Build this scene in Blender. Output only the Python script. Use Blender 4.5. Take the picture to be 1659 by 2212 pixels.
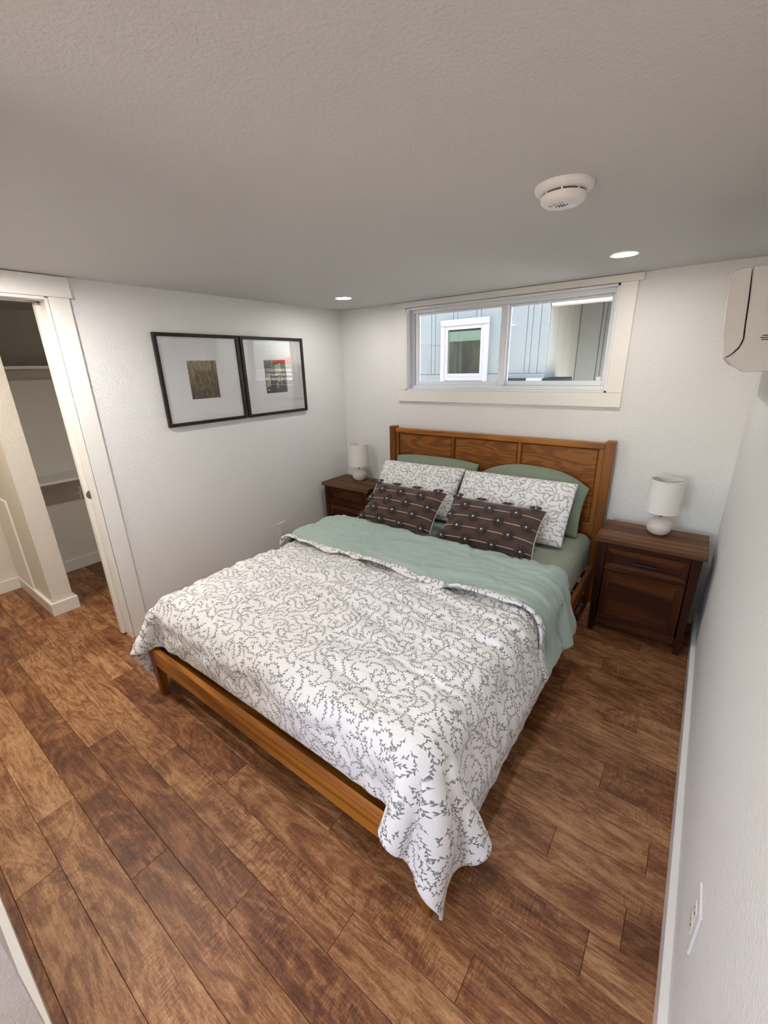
import bpy, bmesh, math, random
import numpy as np
from mathutils import Vector, Matrix

# ------------------------------------------------------------------ reset
for o in list(bpy.data.objects):
    bpy.data.objects.remove(o)
SC = bpy.context.scene
COL = SC.collection
random.seed(7)
RNG = np.random.default_rng(11)
R = math.radians

# ------------------------------------------------------------------ key sizes (metres; back-left floor corner is the origin)
CAM = (2.554, -2.856, 1.52)
H = 1.958          # ceiling
W = 2.733          # right wall
YF = -2.928        # front wall
BED_TOP = 0.49

# ------------------------------------------------------------------ camera
cam = bpy.data.cameras.new('camera')
cam.sensor_fit = 'HORIZONTAL'
cam.sensor_width = 36.0
cam.lens = 909.02 / 1659 * 36.0
cam.clip_start = 0.01
camo = bpy.data.objects.new('camera', cam)
COL.objects.link(camo)
rows = [(0.80283271, 0.59565497, -0.02558901), (0.17562927, -0.2772951, -0.9445961), (-0.56974907, 0.75385847, -0.32723602)]
M = Matrix(((rows[0][0], -rows[1][0], -rows[2][0], CAM[0]),
            (rows[0][1], -rows[1][1], -rows[2][1], CAM[1]),
            (rows[0][2], -rows[1][2], -rows[2][2], CAM[2]),
            (0, 0, 0, 1)))
camo.matrix_world = M
SC.camera = camo

# ------------------------------------------------------------------ sky, exposure, lamp strengths
world = bpy.data.worlds.new('sky')
SC.world = world
world.use_nodes = True
wn = world.node_tree
wn.nodes.clear()
sky = wn.nodes.new('ShaderNodeTexSky')
sky.sky_type = 'NISHITA'
sky.sun_elevation = R(52)
sky.sun_rotation = R(180)
sky.sun_intensity = 0.30
sky.sun_disc = True
bg = wn.nodes.new('ShaderNodeBackground')
bg.inputs['Strength'].default_value = 1.3
wo = wn.nodes.new('ShaderNodeOutputWorld')
wn.links.new(sky.outputs[0], bg.inputs[0])
wn.links.new(bg.outputs[0], wo.inputs[0])
LAMP = 112.0        # emission of a downlight lens in the bedroom
FILL_HALL = 330.0  # unseen hall light, added for brightness beyond the doorway
FILL_ENTRY = 70.0  # unseen light added in the entry to fill from behind the viewer
FILL_FRONT = 400.0  # unseen light added by the hall doorway to brighten the bedroom
FILL_RIGHT = 150.0  # unseen light added above the viewer to brighten the bedroom
SC.view_settings.view_transform = 'Standard'
SC.view_settings.look = 'None'
SC.view_settings.gamma = 1.0
SC.view_settings.use_curve_mapping = False
SC.view_settings.exposure = 0.75

# ------------------------------------------------------------------ node helpers
class NT:
    def __init__(s, name):
        s.m = bpy.data.materials.new(name)
        s.m.use_nodes = True
        s.t = s.m.node_tree
        s.t.nodes.clear()
        s.out = s.n('ShaderNodeOutputMaterial')
        s.b = s.n('ShaderNodeBsdfPrincipled')
        s.l(s.b.outputs[0], s.out.inputs[0])
    def n(s, t, **k):
        x = s.t.nodes.new(t)
        for a, v in k.items():
            setattr(x, a, v)
        return x
    def l(s, a, b):
        s.t.links.new(a, b)
    def val(s, sock, v):
        if hasattr(v, 'links') or isinstance(v, bpy.types.NodeSocket):
            s.l(v, sock)
        else:
            sock.default_value = v
    def math(s, op, a, b=None, c=None):
        x = s.n('ShaderNodeMath', operation=op)
        s.val(x.inputs[0], a)
        if b is not None: s.val(x.inputs[1], b)
        if c is not None: s.val(x.inputs[2], c)
        return x.outputs[0]
    def coord(s, which='Object', scale=(1, 1, 1), loc=None, rot=None):
        c = s.n('ShaderNodeTexCoord')
        mp = s.n('ShaderNodeMapping')
        mp.inputs['Scale'].default_value = scale
        if rot: mp.inputs['Rotation'].default_value = rot
        s.l(c.outputs[which], mp.inputs[0])
        if loc is not None: s.val(mp.inputs['Location'], loc)
        return mp.outputs[0]
    def noise(s, vec, scale, detail=3, rough=0.5, dist=0.0):
        x = s.n('ShaderNodeTexNoise')
        s.l(vec, x.inputs['Vector'])
        x.inputs['Scale'].default_value = scale
        x.inputs['Detail'].default_value = detail
        x.inputs['Roughness'].default_value = rough
        x.inputs['Distortion'].default_value = dist
        return x.outputs[0]
    def ramp(s, fac, stops, interp='LINEAR'):
        x = s.n('ShaderNodeValToRGB')
        x.color_ramp.interpolation = interp
        e = x.color_ramp.elements
        while len(e) < len(stops): e.new(0.5)
        for i, (p, c) in enumerate(stops):
            e[i].position = p
            e[i].color = c if len(c) == 4 else (*c, 1)
        s.l(fac, x.inputs[0])
        return x.outputs[0]
    def mix(s, f, a, b, mode='MIX'):
        x = s.n('ShaderNodeMix', data_type='RGBA', blend_type=mode)
        s.val(x.inputs['Factor'], f)
        s.val(x.inputs['A'], a if not isinstance(a, tuple) else (*a, 1)[:4])
        s.val(x.inputs['B'], b if not isinstance(b, tuple) else (*b, 1)[:4])
        return x.outputs['Result']
    def bump(s, h, strength, dist):
        x = s.n('ShaderNodeBump')
        x.inputs['Strength'].default_value = strength
        x.inputs['Distance'].default_value = dist
        s.l(h, x.inputs['Height'])
        s.l(x.outputs[0], s.b.inputs['Normal'])
        return x
    def base(s, c, rough=0.5, spec=0.5):
        s.val(s.b.inputs['Base Color'], c if not isinstance(c, tuple) else (*c, 1)[:4])
        s.val(s.b.inputs['Roughness'], rough)
        s.b.inputs['Specular IOR Level'].default_value = spec

def m_plain(name, c, rough=0.5, spec=0.5, var=0.04, scale=30, bump=0.0, bd=0.001, metal=0.0):
    t = NT(name)
    n = t.noise(t.coord(), scale, 4)
    d = tuple(x * (1 - var) for x in c)
    t.base(t.mix(n, d, tuple(min(1, x * (1 + var)) for x in c)), rough, spec)
    t.b.inputs['Metallic'].default_value = metal
    if bump: t.bump(n, bump, bd)
    return t.m

def m_wall(name, c, strength=0.5, scale=120, bd=0.0020):
    t = NT(name)
    co = t.coord()
    a = t.noise(co, scale, 3, 0.55)
    b = t.noise(co, scale * 0.35, 2, 0.5)
    h = t.math('ADD', t.ramp(a, [(0.42, (0, 0, 0)), (0.62, (1, 1, 1))]), t.math('MULTIPLY', b, 0.6))
    v = t.noise(co, 1.3, 2)
    t.base(t.mix(v, tuple(x * 0.985 for x in c), tuple(min(1, x * 1.01) for x in c)), 0.62, 0.25)
    t.bump(h, strength, bd)
    return t.m

def m_wood(name, dark, mid, light, axis=0, rough=0.4, stretch=0.09, ring=9.0, spec=0.4, fine=0.25, coat=0.0):
    t = NT(name)
    sc = [1, 1, 1]
    sc[axis] = stretch
    oi = t.n('ShaderNodeObjectInfo')
    cmb = t.n('ShaderNodeCombineXYZ')
    for i in range(3):
        t.l(t.math('MULTIPLY', oi.outputs['Random'], (37.0, 91.0, 53.0)[i]), cmb.inputs[i])
    co = t.coord('Object', tuple(sc), loc=cmb.outputs[0])
    n1 = t.noise(co, 5.0, 3, 0.5, 0.35)
    rings = t.math('SINE', t.math('MULTIPLY', n1, ring * 6.283))
    rings = t.math('MULTIPLY_ADD', rings, 0.5, 0.5)
    sc2 = [1, 1, 1]
    sc2[axis] = 0.025
    co2 = t.coord('Object', tuple(sc2), loc=cmb.outputs[0])
    n2 = t.noise(co2, 170, 4, 0.65)
    n3 = t.noise(co, 1.7, 2)
    f = t.math('ADD', t.math('MULTIPLY', rings, 0.42), t.math('MULTIPLY', n2, fine))
    f = t.math('ADD', f, t.math('MULTIPLY', n3, 0.45))
    col = t.ramp(f, [(0.25, dark), (0.55, mid), (0.88, light)])
    t.base(col, rough, spec)
    if coat:
        t.b.inputs['Coat Weight'].default_value = coat
        t.b.inputs['Coat Roughness'].default_value = 0.25
    t.bump(n2, 0.12, 0.001)
    return t.m

def m_fabric(name, c, rough=0.85, weave=900, strength=0.25, var=0.06, sheen=0.25, wr=True):
    t = NT(name)
    co = t.coord()
    wv = t.noise(co, weave, 2)
    v = t.noise(co, 6, 3)
    t.base(t.mix(v, tuple(x * (1 - var) for x in c), tuple(min(1, x * (1 + var)) for x in c)), rough, 0.15)
    t.b.inputs['Sheen Weight'].default_value = sheen
    h = wv
    if wr:
        w2 = t.noise(t.coord('Object', (1.0, 2.2, 1.0)), 9, 4, 0.55, 0.8)
        h = t.math('ADD', t.math('MULTIPLY', wv, 0.05), w2)
        t.bump(h, strength, 0.012)
    else:
        t.bump(h, strength, 0.001)
    return t.m

def m_emit(name, c, s):
    t = NT(name)
    t.base(c, 0.4)
    t.b.inputs['Emission Color'].default_value = (*c, 1)
    t.b.inputs['Emission Strength'].default_value = s
    return t.m

def m_pane(name, tint=(1, 1, 1), refl=1.0, rough=0.0):
    # thin window glass: fresnel mix of clear transmission and a sharp reflection
    t = NT(name)
    tr = t.n('ShaderNodeBsdfTransparent')
    tr.inputs[0].default_value = (*tint, 1)
    gl = t.n('ShaderNodeBsdfGlossy')
    gl.inputs['Roughness'].default_value = rough
    fr = t.n('ShaderNodeFresnel')
    fr.inputs['IOR'].default_value = 1.5
    mx = t.n('ShaderNodeMixShader')
    t.l(t.math('MULTIPLY', fr.outputs[0], refl), mx.inputs[0])
    t.l(tr.outputs[0], mx.inputs[1])
    t.l(gl.outputs[0], mx.inputs[2])
    t.t.nodes.remove(t.b)
    t.l(mx.outputs[0], t.out.inputs[0])
    return t.m

# ------------------------------------------------------------------ floral print (drawn here, vines with leaves and blossoms)
def floral_array():
    N = 1024
    K = 128                           # coarse occupancy grid, 8 px cells
    rng = np.random.default_rng(5)
    P = []
    occ = np.zeros((K, K), np.int32)  # id of the vine that owns a cell
    off = [(a, b) for a in range(-3, 4) for b in range(-3, 4) if a * a + b * b <= 9]
    def cell(x, y): return int(x / N * K) % K, int(y / N * K) % K
    def busy(x, y, *me):
        cx, cy = cell(x, y)
        return occ[cy, cx] not in (0, *me)
    def mark(x, y, me):
        cx, cy = cell(x, y)
        for a, b in off:
            if occ[(cy + b) % K, (cx + a) % K] == 0: occ[(cy + b) % K, (cx + a) % K] = me
    def leaf(x, y, a, ln, wd):
        for i in range(7):
            u = (i + 0.5) / 7
            P.append((x + math.cos(a) * ln * u, y + math.sin(a) * ln * u, wd * math.sin(math.pi * min(1, u * 0.85 + 0.12)) + 0.2))
    def ring(x, y, r, w, n=14):
        for q in range(n):
            b = q / n * 6.283
            P.append((x + math.cos(b) * r, y + math.sin(b) * r, w))
    def blossom(x, y, s):
        ph = rng.uniform(0, 6.28)
        for k in range(5):
            a = ph + k * 1.2566
            ring(x + math.cos(a) * s * 0.62, y + math.sin(a) * s * 0.62, s * 0.40, 1.3)
        ring(x, y, s * 0.25, 1.5)
    vid = 0
    todo = []
    for tries in range(6000):
        vid += 1
        par = 0
        if todo:
            x, y, a, sgn, par = todo.pop(0)
        else:
            x, y = rng.uniform(0, N, 2)
            a = rng.uniform(0, 6.28); sgn = rng.choice([-1, 1])
            if busy(x, y, vid): continue
        n = int(rng.uniform(24, 90)) if not par else int(rng.uniform(14, 34))
        trail = []
        run = rng.uniform(0, 15)
        x0, y0 = x, y
        for i in range(n):
            nx, ny = x + math.cos(a) * 4.0, y + math.sin(a) * 4.0
            cx, cy = cell(nx, ny)
            own = occ[cy, cx]
            if own not in (0, vid):
                if not (par and own == par and i < 10): break
            if own == par and i >= 10 and par: break
            x, y = nx, ny
            trail.append((x, y, a))
            a += sgn * (0.030 + 0.045 * math.sin(run * 0.09) ** 2)
            run += 1
            if run > 40: sgn = -sgn; run = rng.uniform(0, 14)
        if len(trail) < (12 if par else 9): continue
        side = rng.choice([-1, 1])
        for i, (x, y, a) in enumerate(trail):
            P.append((x, y, 1.5))
            P.append((x + math.cos(a) * 2, y + math.sin(a) * 2, 1.5))
            if (i % 3 == 2) or i == len(trail) - 1:
                leaf(x, y, a + side * rng.uniform(0.5, 0.95), rng.uniform(15, 22), rng.uniform(2.8, 4.2))
                side = -side
            if i % 15 == 9 and not par:
                sd = rng.choice([-1, 1])
                todo.append((x, y, a + sd * 0.95, -sd, vid))
        for i, (x, y, a) in enumerate(trail): mark(x, y, vid)
        x, y, a = trail[-1]
        if rng.random() < 0.35: blossom(x + math.cos(a) * 10, y + math.sin(a) * 10, rng.uniform(9, 14))
    A = np.array(P)
    img = np.zeros((N, N), np.float32)
    k = 6
    ix = np.floor(A[:, 0]).astype(int)
    iy = np.floor(A[:, 1]).astype(int)
    for dx in range(-k, k + 1):
        for dy in range(-k, k + 1):
            px, py = ix + dx, iy + dy
            d = np.hypot(px + 0.5 - A[:, 0], py + 0.5 - A[:, 1])
            v = np.clip(A[:, 2] - d + 0.5, 0, 1).astype(np.float32)
            q = v > 0
            np.maximum.at(img, (py[q] % N, px[q] % N), v[q])
    return img
def floral_image():
    img = floral_array()
    N = img.shape[0]
    size = 0.50                       # metres per tile
    im = bpy.data.images.new('floral_print', N, N, alpha=False)
    im.colorspace_settings.name = 'Non-Color'
    buf = np.ones((N, N, 4), np.float32)
    buf[..., :3] = img[..., None]
    im.pixels.foreach_set(buf.ravel())
    im.pack()
    return im, size
FLORAL, FSIZE = floral_image()

def m_floral(name, tilt=0.0, bumps=0.3):
    t = NT(name)
    uv = t.n('ShaderNodeUVMap')
    mp = t.n('ShaderNodeMapping')
    mp.inputs['Scale'].default_value = (1 / FSIZE, 1 / FSIZE, 1)
    mp.inputs['Rotation'].default_value = (0, 0, tilt)
    t.l(uv.outputs[0], mp.inputs[0])
    im = t.n('ShaderNodeTexImage')
    im.image = FLORAL
    im.interpolation = 'Cubic'
    t.l(mp.outputs[0], im.inputs[0])
    n = t.noise(t.coord(), 40, 2)
    col = t.mix(t.math('MULTIPLY', im.outputs[0], 0.92), (0.80, 0.79, 0.785), t.mix(n, (0.10, 0.10, 0.105), (0.18, 0.18, 0.185)))
    t.base(col, 0.85, 0.12)
    t.b.inputs['Sheen Weight'].default_value = 0.2
    w2 = t.noise(t.coord('Object', (1.0, 2.4, 1.0)), 8, 4, 0.55, 0.9)
    wv = t.noise(t.coord(), 800, 2)
    t.bump(t.math('ADD', w2, t.math('MULTIPLY', wv, 0.04)), bumps, 0.012)
    return t.m

# ------------------------------------------------------------------ materials
WALLC = (0.815, 0.81, 0.80)
M_wall = m_wall('orange_peel_wall_paint', WALLC)
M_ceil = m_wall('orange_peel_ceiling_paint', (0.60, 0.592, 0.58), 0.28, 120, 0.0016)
M_trim = m_plain('semigloss_trim_paint', (0.83, 0.81, 0.775), 0.35, 0.45, 0.01, 8)
M_vinyl = m_plain('white_vinyl', (0.80, 0.81, 0.83), 0.3, 0.5, 0.01, 8)
M_plastic = m_plain('white_plastic', (0.80, 0.785, 0.765), 0.3, 0.5, 0.01, 12)
M_ac = m_plain('shaded_white_plastic', (0.60, 0.58, 0.575), 0.3, 0.5, 0.01, 12)  # white plastic, greyed by shade put into its colour
M_plate = m_plain('outlet_plastic', (0.80, 0.785, 0.77), 0.35, 0.5, 0.01, 12)
M_dark = m_plain('dark_slot', (0.02, 0.02, 0.02), 0.6, 0.3)
M_oak = m_wood('honey_oak_along_x', (0.150, 0.046, 0.004), (0.290, 0.098, 0.009), (0.42, 0.160, 0.020), 0, 0.38)
M_oakz = m_wood('honey_oak_upright', (0.125, 0.038, 0.004), (0.225, 0.073, 0.008), (0.32, 0.115, 0.015), 2, 0.38, ring=4)
M_oaky = m_wood('honey_oak_along_y', (0.13, 0.041, 0.007), (0.235, 0.080, 0.013), (0.33, 0.125, 0.024), 1, 0.38, ring=4)
M_oakp = m_wood('figured_oak_panel', (0.105, 0.030, 0.003), (0.190, 0.060, 0.007), (0.28, 0.098, 0.013), 0, 0.36, stretch=0.2, ring=14, fine=0.45)
M_wal = m_wood('dark_walnut_along_x', (0.024, 0.0050, 0.0014), (0.058, 0.0140, 0.0034), (0.110, 0.032, 0.008), 0, 0.55, ring=5, spec=0.18)
M_walz = m_wood('dark_walnut_upright', (0.018, 0.0038, 0.0012), (0.044, 0.0100, 0.0026), (0.080, 0.021, 0.0055), 2, 0.55, ring=4, spec=0.18)
M_waltop = m_wood('worn_walnut_top', (0.048, 0.016, 0.0055), (0.105, 0.042, 0.015), (0.19, 0.088, 0.036), 0, 0.5, ring=5, spec=0.25)
M_sage = m_fabric('sage_cotton', (0.350, 0.445, 0.405), strength=0.45)
M_sage2 = m_fabric('sage_fitted_cotton', (0.265, 0.305, 0.235), strength=0.25)
M_sagep = m_fabric('sage_pillow_cotton', (0.215, 0.255, 0.195), strength=0.4)
M_flor = m_floral('floral_print_cotton', 0.0, 0.5)
M_florp = m_floral('floral_print_pillowcase', 0.5, 0.4)
M_brown = m_fabric('brown_woven_cotton', (0.078, 0.044, 0.036), weave=420, strength=0.4, wr=False, sheen=0.35)
M_tuft = m_fabric('dark_brown_yarn', (0.040, 0.025, 0.023), weave=500, strength=0.6, wr=False, sheen=0.5)
M_cord = m_plain('natural_cord', (0.50, 0.44, 0.38), 0.8, 0.1, 0.2, 300, 0.5, 0.001)
M_bead = m_plain('pearl_bead', (0.80, 0.76, 0.72), 0.2, 0.5)
M_shade = m_fabric('white_linen_shade', (0.80, 0.775, 0.745), weave=700, strength=0.35, wr=False, var=0.02)
M_ceramic = m_plain('glazed_cream_ceramic', (0.74, 0.68, 0.62), 0.18, 0.5, 0.03, 20)
M_brass = m_plain('brass', (0.55, 0.42, 0.2), 0.3, 0.5, metal=1.0)
M_nickel = m_plain('dark_nickel', (0.20, 0.19, 0.18), 0.35, 0.5, metal=1.0)
M_black = m_plain('black_metal', (0.03, 0.03, 0.03), 0.4, 0.5, metal=0.6)
M_frame = m_wood('espresso_frame_wood', (0.008, 0.0035, 0.003), (0.020, 0.008, 0.006), (0.036, 0.014, 0.010), 0, 0.3, ring=3)
M_mat = m_plain('white_mat_board', (0.93, 0.93, 0.95), 0.8, 0.1, 0.01)
M_pane = m_pane('window_glass', (0.95, 0.975, 0.985), 0.9)
M_picglass = m_pane('picture_glass', (1.0, 1.0, 1.0), 0.6)
M_lens = m_emit('lit_lamp_lens', (1.0, 0.955, 0.905), LAMP)
M_fill_front = m_emit('added_fill_lens_front', (1.0, 0.955, 0.905), FILL_FRONT)
M_fill_right = m_emit('added_fill_lens_right', (1.0, 0.955, 0.905), FILL_RIGHT)
M_fill_hall = m_emit('added_hall_fill_lens', (1.0, 0.83, 0.62), FILL_HALL)
M_fill_entry = m_emit('added_entry_fill_lens', (1.0, 0.955, 0.905), FILL_ENTRY)

# ------------------------------------------------------------------ geometry helpers
class G:
    """collects shapes in world metres; build() links them as ONE mesh object"""
    def __init__(s):
        s.v = []; s.f = []; s.uv = {}
    def add(s, v, f):
        o = len(s.v)
        s.v += [tuple(p) for p in v]
        s.f += [tuple(i + o for i in q) for q in f]
    def box(s, x0, x1, y0, y1, z0, z1, bev=0.0):
        if bev <= 0:
            s.add([(x0, y0, z0), (x1, y0, z0), (x1, y1, z0), (x0, y1, z0), (x0, y0, z1), (x1, y0, z1), (x1, y1, z1), (x0, y1, z1)],
                  [(0, 3, 2, 1), (4, 5, 6, 7), (0, 1, 5, 4), (1, 2, 6, 5), (2, 3, 7, 6), (3, 0, 4, 7)])
        else:
            s.hexa([(x0, y0, z0), (x1, y0, z0), (x1, y1, z0), (x0, y1, z0), (x0, y0, z1), (x1, y0, z1), (x1, y1, z1), (x0, y1, z1)], bev)
        return s
    def hexa(s, c, bev=0.0, seg=1):
        bm = bmesh.new()
        vs = [bm.verts.new(p) for p in c]
        for q in [(0, 3, 2, 1), (4, 5, 6, 7), (0, 1, 5, 4), (1, 2, 6, 5), (2, 3, 7, 6), (3, 0, 4, 7)]:
            bm.faces.new([vs[i] for i in q])
        if bev > 0:
            bmesh.ops.bevel(bm, geom=bm.edges[:], offset=bev, segments=seg, affect='EDGES', profile=0.5)
        bm.verts.index_update()
        s.add([v.co[:] for v in bm.verts], [[v.index for v in f.verts] for f in bm.faces])
        bm.free()
        return s
    def lathe(s, prof, c=(0, 0, 0), n=32, axis='z', cap=True):
        k = len(prof)
        v = []
        for i in range(n):
            a = 2 * math.pi * i / n
            for r, z in prof:
                p = (r * math.cos(a), r * math.sin(a), z)
                if axis == 'y': p = (p[0], z, p[1])
                if axis == 'x': p = (z, p[0], p[1])
                v.append((p[0] + c[0], p[1] + c[1], p[2] + c[2]))
        f = []
        for i in range(n):
            j = (i + 1) % n
            for q in range(k - 1):
                f.append((i * k + q, j * k + q, j * k + q + 1, i * k + q + 1))
        if cap:
            if prof[0][0] > 1e-6: f.append(tuple(i * k for i in range(n))[::-1])
            if prof[-1][0] > 1e-6: f.append(tuple(i * k + k - 1 for i in range(n)))
        s.add(v, f)
        return s
    def tube(s, pts, r, n=8):
        pts = [Vector(p) for p in pts]
        v = []; f = []
        up = Vector((0.13, 0.21, 0.97))
        for i, p in enumerate(pts):
            t = (pts[min(i + 1, len(pts) - 1)] - pts[max(i - 1, 0)]).normalized()
            a = t.cross(up)
            if a.length < 1e-4: a = t.cross(Vector((1, 0, 0)))
            a.normalize(); b = t.cross(a)
            for q in range(n):
                w = 2 * math.pi * q / n
                v.append(p + a * math.cos(w) * r + b * math.sin(w) * r)
        for i in range(len(pts) - 1):
            for q in range(n):
                z = (q + 1) % n
                f.append((i * n + q, i * n + z, (i + 1) * n + z, (i + 1) * n + q))
        f.append(tuple(range(n))[::-1]); f.append(tuple((len(pts) - 1) * n + q for q in range(n)))
        s.add(v, f)
        return s
    def prism(s, poly, lo, hi, axis='y', bev=0.0):
        # poly in the two other axes (order x,z for y; y,z for x; x,y for z)
        n = len(poly)
        def mk(a, b, t):
            return {'y': (a, t, b), 'x': (t, a, b), 'z': (a, b, t)}[axis]
        v = [mk(a, b, lo) for a, b in poly] + [mk(a, b, hi) for a, b in poly]
        f = [tuple(range(n)), tuple(range(2 * n - 1, n - 1, -1))]
        for i in range(n):
            j = (i + 1) % n
            f.append((i, i + n, j + n, j))
        bm = bmesh.new()
        vs = [bm.verts.new(p) for p in v]
        for q in f: bm.faces.new([vs[i] for i in q])
        bmesh.ops.recalc_face_normals(bm, faces=bm.faces[:])
        if bev > 0:
            bmesh.ops.bevel(bm, geom=bm.edges[:], offset=bev, segments=1, affect='EDGES', profile=0.5)
        bm.verts.index_update()
        s.add([p.co[:] for p in bm.verts], [[p.index for p in q.verts] for q in bm.faces])
        bm.free()
        return s
    def build(s, name, mat, parent=None, smooth=False, angle=None):
        me = bpy.data.meshes.new(name)
        off = Vector((0, 0, 0))
        p = parent
        while p is not None:
            off += Vector(p.location); p = p.parent
        me.from_pydata([(a - off.x, b - off.y, c - off.z) for a, b, c in s.v], [], s.f)
        me.materials.append(mat)
        if smooth:
            me.polygons.foreach_set('use_smooth', [True] * len(me.polygons))
            if angle: me.set_sharp_from_angle(angle=R(angle))
        me.update()
        o = bpy.data.objects.new(name, me)
        COL.objects.link(o)
        if parent is not None: o.parent = parent
        return o

def tag(o, label=None, cat=None, group=None, kind=None):
    if label: o['label'] = label
    if cat: o['category'] = cat
    if group: o['group'] = group
    if kind: o['kind'] = kind
    return o

def thing(name, loc, label, cat, group=None):
    e = bpy.data.objects.new(name, None)
    e.empty_display_size = 0.05
    e.location = loc
    COL.objects.link(e)
    return tag(e, label, cat, group)

def struct(name, g, mat, label=None, smooth=False):
    o = g.build(name, mat, None, smooth)
    o['kind'] = 'structure'
    if label: o['label'] = label
    return o

def struct_root(name, loc=(0, 0, 0), label=None):
    e = bpy.data.objects.new(name, None)
    e.location = loc
    COL.objects.link(e)
    e['kind'] = 'structure'
    if label: e['label'] = label
    return e

def bx(*a, bev=0.0):
    return G().box(*a, bev=bev)

# ================================================================== ROOM SHELL
T = 0.12
XL2 = -1.40       # hall / closet far wall
WIN = (0.657, 2.066, 1.340, 1.914)   # window opening in the back wall
# floor base + planks
fl = struct('floor', bx(XL2 - 0.1, W + 0.1, -4.7, 0.02, -0.06, -0.004), m_plain('floor_joint', (0.055, 0.022, 0.011), 0.7, 0.2),
            'wood look plank floor of brown boards running parallel to the headboard wall')
def m_floor():
    t = NT('brown_oak_plank')
    oi = t.n('ShaderNodeObjectInfo')
    rnd = oi.outputs['Random']
    cmb = t.n('ShaderNodeCombineXYZ')
    for i in range(3):
        t.l(t.math('MULTIPLY', rnd, (131.0, 77.0, 59.0)[i]), cmb.inputs[i])
    cl = t.coord('Object', (0.30, 1, 1), loc=cmb.outputs[0])        # long grain
    n1 = t.noise(cl, 6.0, 4, 0.55, 1.1)
    rings = t.math('MULTIPLY_ADD', t.math('SINE', t.math('MULTIPLY', n1, 58.0)), 0.5, 0.5)
    fine = t.noise(t.coord('Object', (0.05, 1, 1), loc=cmb.outputs[0]), 210, 4, 0.7)
    cloud = t.noise(t.coord('Object', (0.55, 1, 1), loc=cmb.outputs[0]), 9.5, 4, 0.6, 0.7)
    big = t.noise(t.coord('Object', (0.5, 1, 1), loc=cmb.outputs[0]), 2.7, 2)
    # short saw ticks across the grain, in patches
    tick = t.noise(t.coord('Object', (1.0, 0.16, 1), loc=cmb.outputs[0], rot=(0, 0, R(8))), 190, 2, 0.6)
    patch = t.ramp(t.noise(t.coord('Object', (0.5, 1, 1), loc=cmb.outputs[0]), 7.5, 2), [(0.50, (0, 0, 0)), (0.66, (1, 1, 1))])
    streak = t.noise(t.coord('Object', (0.10, 1, 1), loc=cmb.outputs[0]), 70, 4, 0.68, 0.3)
    speck = t.noise(t.coord('Object', (0.28, 1, 1), loc=cmb.outputs[0], rot=(0, 0, R(5))), 330, 3, 0.7)
    f = t.math('ADD', t.math('MULTIPLY', rings, 0.11), t.math('MULTIPLY', fine, 0.34))
    f = t.math('ADD', f, t.math('MULTIPLY', t.math('SUBTRACT', speck, 0.5), 0.42))
    f = t.math('ADD', f, t.math('MULTIPLY', t.math('SUBTRACT', streak, 0.5), 0.46))
    f = t.math('ADD', f, t.math('MULTIPLY', cloud, 0.50))
    f = t.math('ADD', f, t.math('MULTIPLY', big, 0.22))
    f = t.math('ADD', f, t.math('MULTIPLY', t.math('SUBTRACT', rnd, 0.5), 0.20))
    f = t.math('ADD', f, t.math('MULTIPLY', t.math('MULTIPLY', t.math('SUBTRACT', tick, 0.5), patch), 0.55))
    col = t.ramp(f, [(0.28, (0.060, 0.017, 0.007)), (0.46, (0.150, 0.054, 0.021)), (0.60, (0.260, 0.110, 0.044)), (0.82, (0.49, 0.270, 0.128))])
    t.base(col, t.math('MULTIPLY_ADD', fine, 0.18, 0.36), 0.35)
    t.bump(f, 0.15, 0.0015)
    return t.m
M_floor = m_floor()
Y0, PW = -2.888, 0.1185
JOINTS = {0: [1.12], 1: [-0.112, 0.887], 2: [0.351, 1.355], 3: [-0.326, 0.676, 1.683], 4: [-1.02, -0.02, 0.981, 1.982], 5: [0.304, 1.304, 2.31],
          6: [-0.245, 0.76, 1.76], 7: [0.55, 1.55, 2.55], 8: [-0.9, 0.1, 1.1, 2.1, 2.626], 9: [0.4, 1.395, 2.395], 10: [-0.3, 0.7, 1.7, 2.66], 11: [0.18, 1.18, 2.183],
          12: [-0.5, 0.48, 1.48, 2.483], 13: [0.9, 1.9], 14: [0.26, 1.26, 2.262], 15: [0.56, 1.56, 2.559], 16: [0.0, 1.0, 2.0], 17: [0.7, 1.7], 18: [0.35, 1.35, 2.355],
          19: [0.9, 1.9], 20: [0.5, 1.5, 2.5], 21: [0.1, 1.1, 2.1], 22: [0.8, 1.8], 23: [0.3, 1.3, 2.3], -1: [0.6, 1.6, 2.45], -2: [0.2, 1.2, 2.2], -3: [0.8, 1.8]}
for k in range(-3, 25):
    ya, yb = Y0 + k * PW, Y0 + (k + 1) * PW
    yb = min(yb, 0.0)
    js = list(JOINTS.get(k, [0.5, 1.5]))
    while js[0] - 1.0 > XL2: js.insert(0, js[0] - 1.002)
    xs = [XL2 - 0.02] + js + [W]
    for a, b in zip(xs[:-1], xs[1:]):
        if b - a < 0.02: continue
        g = 0.0005
        q = G().box(a + g, b - g, ya + g, yb - g, -0.012, 0.0, bev=0.0008)
        cx, cy = (a + b) / 2, (ya + yb) / 2
        q.v = [(x - cx, y - cy, z) for x, y, z in q.v]
        o = q.build('plank', M_floor)
        o.location = (cx, cy, 0)
        o.parent = fl

# ceilings
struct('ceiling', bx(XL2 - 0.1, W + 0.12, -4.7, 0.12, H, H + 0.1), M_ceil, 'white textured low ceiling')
struct('wall_sun_block', bx(XL2 - 0.1, W + 0.12, -4.7, 0.12, H + 0.1, 4.0), M_wall)  # unseen block added on top to keep sun off the house opposite
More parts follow.
